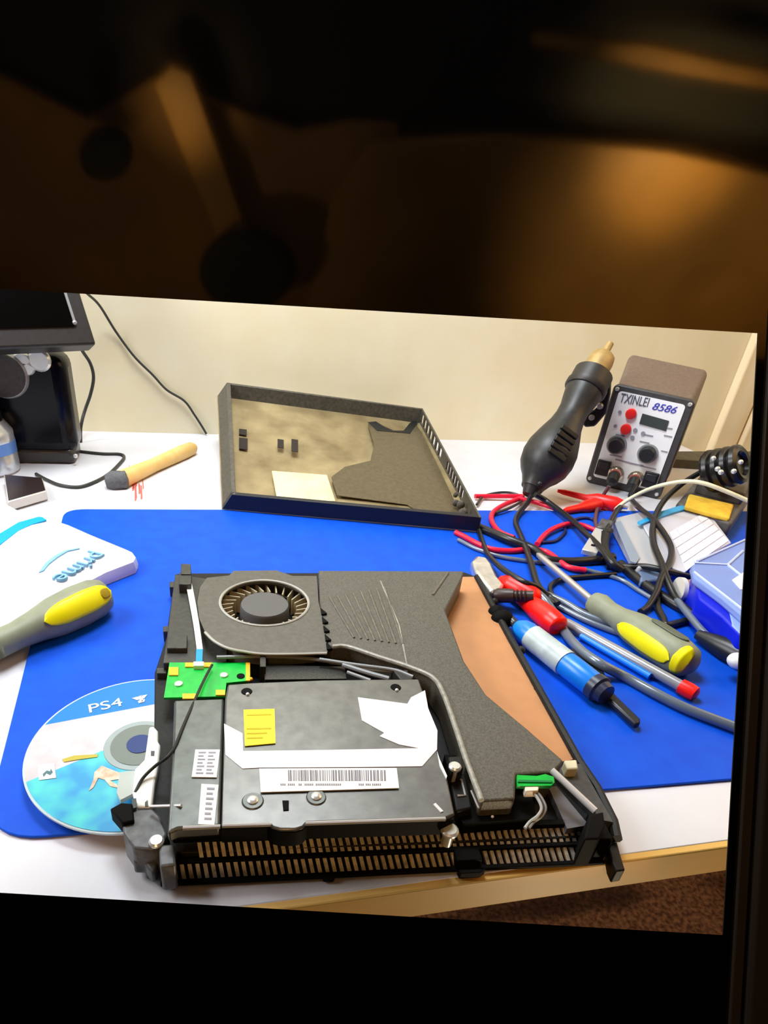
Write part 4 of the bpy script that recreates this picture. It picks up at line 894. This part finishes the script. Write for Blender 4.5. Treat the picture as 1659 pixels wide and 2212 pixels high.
b = MB(); b.lathe(p - V((.002, -.001, 0)), p + V((.007, -.003, 0)), [(0, .0095), (1, .0095)], 24); b.lathe(p + V((.0102, -.004, 0)), p + V((.0112, -.0044, 0)), [(0, .008), (1, .008), (1, 0)], 20); b.build('winding', mat('reel_copper', (214, 164, 140), .35, .3), sp_, label='copper winding')

# ------------------------------------------------------------------ pliers, pump, pen
pl = root('pliers', at(1115, 1285, ZM), 'red handled pliers with bright steel jaws beside the console', 'pliers')
Mrh = mat('handle_red', (252, 22, 10), .35)
b = MB(); b.plate([(1018, 1212), (1030, 1199), (1052, 1203), (1062, 1216), (1075, 1244), (1090, 1262), (1078, 1276), (1060, 1276), (1044, 1256), (1026, 1232)], .006, .017); b.build('jaws', mat('jaw_steel', (198, 200, 206), .22, .8, noise=.4, scale=90), pl, bevel=.0025, label='bright steel jaws')
def grip(b, pts_, rs, sq=.8):
    P_ = smooth(pts_, 6); n_ = len(P_); m_ = len(rs) - 1; R_ = []
    for i in range(n_):
        f = i / (n_ - 1) * m_; k = min(int(f), m_ - 1); R_.append(rs[k] * (1 - (f - k)) + rs[k + 1] * (f - k))
    b.tube(P_, R_, 14)
b = MB(); grip(b, [at(1080, 1252, .012), at(1100, 1262, .012), at(1125, 1275, .012), at(1156, 1292, .011), at(1170, 1300, .010)], [.004, .0100, .0100, .0085, .002]); b.build('handle', Mrh, pl)
b = MB(); grip(b, [at(1100, 1280, .010), at(1140, 1302, .0105), at(1165, 1320, .0105), at(1190, 1340, .0105), at(1206, 1352, .0105), at(1210, 1357, .0100)], [.003, .0075, .0098, .0105, .0092, .003]); b.build('handle', Mrh, pl)
b = MB(); p0, p1 = at(1066, 1286, .013), at(1152, 1288, .0195); b.lathe(p0, p1, [(0, .0045), (.1, .0065)] + sum([[(.5 + k * .1, .0062), (.53 + k * .1, .0048), (.57 + k * .1, .0048)] for k in range(4)], []) + [(1, .005), (1, 0)], 16); tag(b.build('strain_relief', mat('relief_brown', (56, 38, 36), .4)), 'ribbed dark cable sleeve lying across the red plier handles', 'cable sleeve')
pu = root('desoldering_pump', at(1210, 1420, ZM), 'blue tube tool with grey label and black tip beside the console', 'desoldering pump')
p0, p1 = at(1118, 1352, .0125), at(1290, 1486, .0125)
Mpb = mat('pump_blue', (22, 128, 235), .3)
def PU(u): return p0.lerp(p1, u)
b = MB(); b.lathe(PU(0), PU(1), [(0, .0055), (.06, .0085), (.14, .0098), (.2, .0092), (.62, .0095), (.7, .0098), (.97, .0095), (1, .008), (1, 0)], 24); b.build('barrel', Mpb, pu)
b = MB(); b.lathe(PU(.2), PU(.64), [(0, .0103), (1, .0103)], 24); b.build('sleeve', mat('sleeve_grey', (164, 176, 178), .35, noise=.3, scale=80), pu, label='grey label sleeve')
b = MB(); b.lathe(PU(.96), PU(1.1), [(0, .0100), (.5, .0104), (.6, .0085), (1, .0075), (1, 0)], 24); b.build('collar', mat('collar_navy', (44, 48, 70), .3), pu)
b = MB(); b.lathe(PU(.0), PU(-.2), [(0, .0055), (.2, .0035), (.5, .0045), (1, .0038), (1, 0)], 16); b.build('plunger', mat('plunger_grey', (60, 62, 66), .3, .3), pu)
b = MB(); b.ball(at(1085, 1338, .012), .009, (1.1, .9, .9)); b.ball(at(1072, 1326, .011), .0075); b.build('plunger_knob', Mgap, pu)
tw = root('probe_blade', at(1310, 1500, ZM), 'long flat black blade pointing to the lower right past the blue tube tool', 'tool')
b = MB(); b.plate([(1232, 1398), (1258, 1404), (1300, 1432), (1312, 1470), (1330, 1500), (1384, 1552), (1384, 1562), (1374, 1564), (1318, 1512), (1290, 1490), (1262, 1450)], .004, .009); b.build('blade', mat('blade_black', (28, 32, 42), .35), tw, bevel=.0015)
pen = root('test_pen', at(1350, 1420, ZM), 'slim grey pen with blue strip and red end cap on the mat', 'pen')
p0, p1 = at(1212, 1338, .008), at(1478, 1486, .008)
def PE(u): return p0.lerp(p1, u)
b = MB(); b.lathe(PE(0), PE(1), [(0, .002), (.06, .0040), (.95, .0044), (1, .0044), (1, 0)], 18); b.build('barrel', mat('pen_grey', (150, 150, 156), .25, .2), pen)
b = MB(); b.lathe(at(1252, 1372, .006), at(1404, 1461, .006), [(0, 0), (.02, .0026), (1, .0026), (1, 0)], 14); b.build('strip', mat('strip_blue', (14, 128, 240), .35), pen, label='bright blue strip')
b = MB(); b.lathe(PE(.975), PE(1.09), [(0, .0058), (.5, .0062), (.9, .0056), (1, .0035), (1, 0)], 18); b.build('end_cap', Mrh, pen, label='red end cap')

# ------------------------------------------------------------------ cables and leads at the right
Mkc = mat('cable_black', (26, 26, 30), .32)
Mrc = mat('cable_red', (232, 24, 60), .35)
Mgc = mat('cable_silver', (112, 122, 136), .22, .25)
def tk(pts_, z=.0045): return [at(p[0], p[1], p[2] if len(p) > 2 else z) for p in pts_]
GK = 'black cables tangled on the mat'
cable('cable', 'black cord falling from the hot air gun butt across the mat', tk(((1148, 1066, .016), (1140, 1085, .010), (1120, 1110, .006), (1114, 1130), (1126, 1160), (1138, 1190, .011), (1148, 1220, .014), (1160, 1260, .011), (1180, 1288, .010), (1200, 1306, .010))), .0032, Mkc)
cable('cable', 'black cord crossing from the gun butt toward the plug cluster', tk(((1156, 1068, .02), (1180, 1082, .012), (1210, 1104, .010), (1240, 1128, .012), (1262, 1150, .014), (1282, 1168, .014), (1302, 1190, .016), (1320, 1215, .014), (1345, 1232, .010))), .0034, Mkc)
cable('cable', 'thick black cable from under the cover corner to the plug cluster', tk(((1030, 1138), (1060, 1150, .006), (1100, 1166, .008), (1150, 1186, .006), (1180, 1208, .005), (1230, 1214, .005), (1290, 1210, .006), (1325, 1204, .008))), .0050, Mkc)
cable('cable', 'black cable from the cover corner running past the pliers', tk(((1034, 1146, .006), (1046, 1180, .007), (1060, 1205, .012), (1090, 1232, .02), (1130, 1256, .022), (1160, 1268, .018), (1186, 1288, .012), (1206, 1304, .012))), .0027, Mkc)
cable('cable', 'black cable sweeping over the mat into the organiser corner', tk(((1310, 1222, .006), (1350, 1224, .008), (1395, 1224, .016), (1440, 1234, .018), (1490, 1246, .014), (1502, 1248, .012))), .0032, Mkc)
cable('cable', 'heavy black cable running down to the right below the clear box', tk(((1340, 1218, .006), (1370, 1245, .006), (1400, 1268, .006), (1440, 1295, .006), (1480, 1318, .006), (1520, 1330, .006), (1540, 1334, .006))), .0048, Mkc)
cable('cable', 'black cable from the station running down over the zip bag', tk(((1374, 1050, .022), (1362, 1074, .014), (1384, 1100, .022), (1408, 1118, .026), (1436, 1155, .026), (1450, 1185, .024), (1446, 1215, .022), (1428, 1250, .018), (1418, 1280, .012), (1400, 1310, .006), (1384, 1322, .005))), .0032, Mkc)
cable('cable', 'black cable from the iron stand looping down over the clear box', tk(((1546, 1003, .06), (1510, 1022, .05), (1475, 1044, .04), (1440, 1075, .030), (1420, 1105, .027), (1410, 1140, .025), (1412, 1175, .024), (1428, 1215, .022), (1440, 1250, .018), (1460, 1292, .011), (1490, 1322, .012), (1510, 1340, .008))), .0034, Mkc)
cable('cable', 'thin brown lead hanging from the left socket of the station', tk(((1316, 1050, .03), (1300, 1075, .014), (1290, 1100, .007), (1286, 1125, .006), (1292, 1150, .006))), .0023, mat('cable_brown', (92, 60, 62), .4))
cable('cable', 'thin black loop on the mat right of the pliers', tk(((1330, 1240, .006), (1280, 1244, .005), (1220, 1250, .005), (1192, 1262, .005), (1190, 1280, .005), (1210, 1298, .005), (1250, 1316, .005), (1290, 1330, .005))), .0024, Mkc)
cable('cable', 'black cable looped below the handle of the right screwdriver', tk(((1420, 1285, .005), (1420, 1310, .005), (1432, 1335, .005), (1440, 1350, .005), (1466, 1345, .005), (1500, 1336, .005))), .0032, Mkc)
cable('cable', 'thin dark blue lead arching on the mat under the red lead', tk(((1170, 1172, .004), (1200, 1168, .004), (1220, 1150, .004), (1222, 1136, .004), (1250, 1120, .004), (1280, 1122, .004), (1290, 1140, .004))), .0018, mat('cable_navy', (22, 26, 74), .4))
cable('cable', 'grey dark lead circling behind the cover corner on the table', tk(((1030, 1090, .004), (1045, 1072, .004), (1080, 1064, .004), (1110, 1066, .004), (1130, 1078, .004), (1104, 1096, .006), (1070, 1108, .006)), .004), .0017, Mcab)
cable('test_lead', 'red test lead curling from the cover corner round to the gun', tk(((1026, 1072, .005), (1050, 1072, .005), (1110, 1072, .006), (1128, 1074, .006), (1090, 1090, .006), (1066, 1106, .006), (1062, 1125, .005), (1078, 1148, .005), (1110, 1162, .006))), .0030, Mrc)
cable('test_lead', 'red test lead from below the cover along the mat', tk(((984, 1150, .005), (1004, 1160, .005), (1030, 1174, .005), (1060, 1186, .005), (1100, 1190, .005), (1136, 1188, .005), (1180, 1192, .005), (1225, 1224, .006), (1265, 1232, .006))), .0030, Mrc)
cable('test_lead', 'red test lead arching on the mat below the red clips', tk(((1160, 1176, .005), (1176, 1156, .006), (1196, 1142, .007), (1226, 1132, .007), (1255, 1134, .006), (1288, 1146, .005))), .0030, Mrc)
cable('test_lead', 'red test lead running from the gun to the red clips', tk(((1120, 1076, .007), (1160, 1086, .006), (1185, 1094, .006), (1210, 1102, .005))), .0030, Mrc)
for nm, lb, a_, c_, ra_ in (('test_clip', 'long red insulated clip on the table in front of the station', (1205, 1060, .008), (1342, 1094, .009), (.0035, .0105)), ('test_clip', 'short red insulated clip nearer the mat, below the long one', (1218, 1104, .006), (1292, 1090, .008), (.0045, .0095))):
    r = root(nm, at(*a_[:2]), lb, 'clip'); q0, q1 = at(*a_), at(*c_)
    b = MB(); b.lathe(q0, q1, [(0, ra_[0] * .6), (.1, ra_[0]), (.45, ra_[0] * 1.2), (.6, ra_[1] * .85), (.9, ra_[1]), (1, ra_[1] * .8), (1, 0)], 18); b.build('boot', mat('clip_red', (238, 26, 22), .35), r)
    b = MB(); tq = (q1 - q0).normalized(); b.lathe(q1, q1 + tq * .008, [(0, .0035), (1, .002), (1, 0)], 10); b.build('jaw', mat('jaw_steel', (198, 200, 206), .22, .8), r)
cable('cable', 'white thin cable arching from the metal plug to the right edge', tk(((1330, 1100, .016), (1350, 1084, .022), (1390, 1062, .04), (1430, 1048, .055), (1480, 1040, .065), (1520, 1044, .068), (1570, 1062, .064), (1616, 1082, .058), (1680, 1110, .05))), .0024, mat('cable_cream', (232, 226, 190), .4))
us = root('usb_plug', at(1300, 1170, ZM), 'bare metal plug with black cable tail standing among the cables', 'plug')
b = MB(); u0, u1 = at(1272, 1196, .010), at(1300, 1148, .015); ud = (u1 - u0).normalized(); usd = V((0, 0, 1)).cross(ud).normalized(); un = ud.cross(usd)
b.box((u0 + u1) / 2, (u1 - u0) / 2, usd * .0078, un * .0030); shl = b.build('metal_shell', mat('plug_silver', (224, 226, 230), .22, .6), us, bevel=.0008, label='silver metal shell')
b = MB(); 
for k in (-1,): b.box(u0.lerp(u1, .25) + usd * 0 + un * .0031, ud * .002, usd * .002, un * .0003)
b.build('shell_hole', Mgap, shl)
b = MB(); b.box(u1 + ud * .012, ud * .013, usd * .0068, un * .005); b.build('plug_body', mat('plug_grey', (110, 110, 112), .35, .2, noise=.7, scale=150, rgb2=(40, 40, 42)), us, bevel=.0015)
b = MB(); b.tube(smooth([u1 + ud * .004 + un * .002 + usd * -.008, at(1308, 1150, .018), at(1322, 1122, .018), at(1332, 1104, .018), at(1340, 1096, .018)], 5), .0034, 10); b.build('cable_tail', Mkc, us)
b = MB(); b.tube(smooth(tk(((1308, 1152, .016), (1304, 1180, .012), (1312, 1202, .010), (1330, 1226, .008))), 5), .005, 10); b.build('black_wrap', Mkc, us)
GS = None
cable('cable', 'silvery cable sweeping from the pliers to the lower right edge of the mat', tk(((1150, 1272, .014), (1176, 1296, .012), (1200, 1330, .0065), (1222, 1368, .006), (1255, 1405, .0105), (1300, 1436, .012), (1350, 1462, .006), (1420, 1500, .006), (1490, 1534, .006), (1600, 1576, .006))), .0040, Mgc)
cable('cable', 'silvery cable running beside the screwdriver shaft under its grey handle', tk(((1180, 1284, .006), (1220, 1302, .006), (1260, 1326, .005), (1300, 1342, .005), (1340, 1352, .005))), .0034, Mgc)
cable('cable', 'thin silvery cable nearer the pen beside the screwdriver', tk(((1196, 1304, .005), (1230, 1322, .005), (1270, 1342, .005), (1320, 1362, .005), (1350, 1372, .005))), .0026, Mgc)
cable('cable', 'pale grey cable crossing the mat below the heavy black cable', tk(((990, 1166, .0045), (1030, 1186, .0045), (1080, 1202, .0045), (1140, 1212, .0045), (1220, 1222, .0045), (1330, 1248, .0045), (1380, 1276, .0045), (1420, 1300, .0045))), .0022, Mgc)
cable('cable', 'grey cable from the clear box curving down to the black plug', tk(((1432, 1240, .018), (1448, 1276, .010), (1480, 1318, .012), (1520, 1366, .010), (1550, 1388, .008))), .0032, Mgc)
cable('cable', 'pale cable at the lower right edge beside the organiser', tk(((1528, 1342, .005), (1560, 1366, .005), (1584, 1386, .005), (1610, 1396, .005))), .0030, Mgc)
bp_ = root('barrel_plug', at(1550, 1390, ZM), 'black moulded plug lying at the right edge of the mat', 'plug')
q0, q1 = at(1506, 1370, .009), at(1640, 1440, .010)
b = MB(); b.lathe(q0, q1, [(0, .0042), (.2, .007), (.5, .0105), (1, .0115), (1, 0)], 20); b.build('plug_body', mat('plug_black', (28, 30, 36), .35), bp_)
b = MB(); b.ball(at(1594, 1428, .018), .008, (1, .9, .8)); b.build('plug_tip', mat('tip_white', (236, 238, 240), .3), bp_)

# ------------------------------------------------------------------ dim warm room behind; panels added and shaped for the reflections in the screen
def back(px, py, hgt):                                    # point at height hgt on the line mirrored in the screen
    d = ray(px, py); p = O + d * (DP / FP); dn = d - 2 * d.dot(FW) * FW
    return p + dn * ((hgt - p.z) / dn.z)
Mwood = mat('warm_wood', (150, 104, 44), .6, noise=.4, scale=6, rgb2=(124, 84, 34))
Mdk = mat('dark_wood', (58, 40, 26), .7, noise=.4, scale=6)
ZR = 1.5
b = MB(); b.box((.1, -.2, ZR + .12), (2.2, 0, 0), (0, 1.13, 0), (0, 0, .02)); struct(b.build('ceiling', mat('ceiling_brown', (16, 11, 8), .8, noise=.4, scale=3)))
def hung(name, px, z, th, m, label, cat):  # added slab, its outline taken from a patch of reflection
    b = MB(); b.slab([back(x, y, z) for x, y in px], (0, 0, th)); return tag(b.build(name, m, bevel=.004), label, cat)
hung('amber_reflection_panel', [(640, 760), (720, 420), (800, 310), (1060, 298), (1250, 308), (1450, 330), (1660, 378), (1900, 440), (1900, 780)], ZR, .03, Mwood, 'amber panel added for the reflection at the right of the dark screen', 'amber_reflection_panel')
hung('amber_reflection_strip', [(1150, 78), (1400, 98), (1700, 160), (1700, 200), (1400, 150), (1150, 100)], ZR, .03, Mwood, 'narrow amber strip added for the reflection at the upper right of the dark screen', 'reflection_strip')
hung('slanted_reflection_strip', [(330, 180), (370, 140), (412, 160), (540, 520), (500, 545), (470, 520)], ZR - .04, .03, Mwood, 'slanted amber strip added for the reflection at the left of the dark screen', 'slanted_strip')
hung('brown_reflection_panel', [(-300, 100), (0, 165), (190, 260), (330, 170), (540, 250), (640, 285), (760, 262), (860, 270), (860, 760), (-300, 740)], ZR + .05, .02, mat('brown_board', (104, 70, 32), .7, noise=.4, scale=5), 'dim brown panel added for the reflection above the picture at left', 'brown_reflection_panel')
for px_, py_, rx, ry, lb in ((530, 600, 105, 80, 'dark round shape reflected just above the picture near the cover'), (222, 345, 58, 55, 'small dark round shape reflected at the left of the dark screen')):
    c_ = back(px_, py_, ZR - .12); e1 = back(px_ + rx, py_, ZR - .12) - c_; e2 = back(px_, py_ + ry, ZR - .12) - c_
    b = MB(); b.slab([c_ + e1 * math.cos(2 * PI * k / 24) + e2 * math.sin(2 * PI * k / 24) for k in range(24)], (0, 0, .05)); tag(b.build('dark_reflection_blob', mat('blob_black', (10, 10, 10), .8), bevel=.02), lb, 'dark_reflection_blob')  # dark discs added as the round head-like silhouettes in the reflection
for z, (px, py), pw, an in ((ZR - .18, (1450, 350), 18, 95), (ZR - .22, (1420, 132), 6, 50), (ZR - .25, (385, 230), 8, 50), (ZR - .6, (1480, 560), 40, 80), (ZR - .7, (300, 500), 11, 95)):
    t_ = back(px, py, ZR); spot('reflection_spot', (t_.x, t_.y, z), t_, pw, (1.0, .73, .27), an)  # unseen warm spots added to brighten the panels for their reflections
rt = at(1380, 1960, -.745)
spot('edge_fill_light', (.42, -.20, -.42), V((.3, .17, -.05)), 6.5, (1.0, .80, .52), 100)  # unseen spot added to brighten the table edge band
spot('rug_fill_light', (.5, -.3, -.3), rt, 8.0, (1.0, .8, .55), 90)  # unseen spot added to brighten the rug
for o in bpy.data.objects:
    if '_abs' in o: del o['_abs']
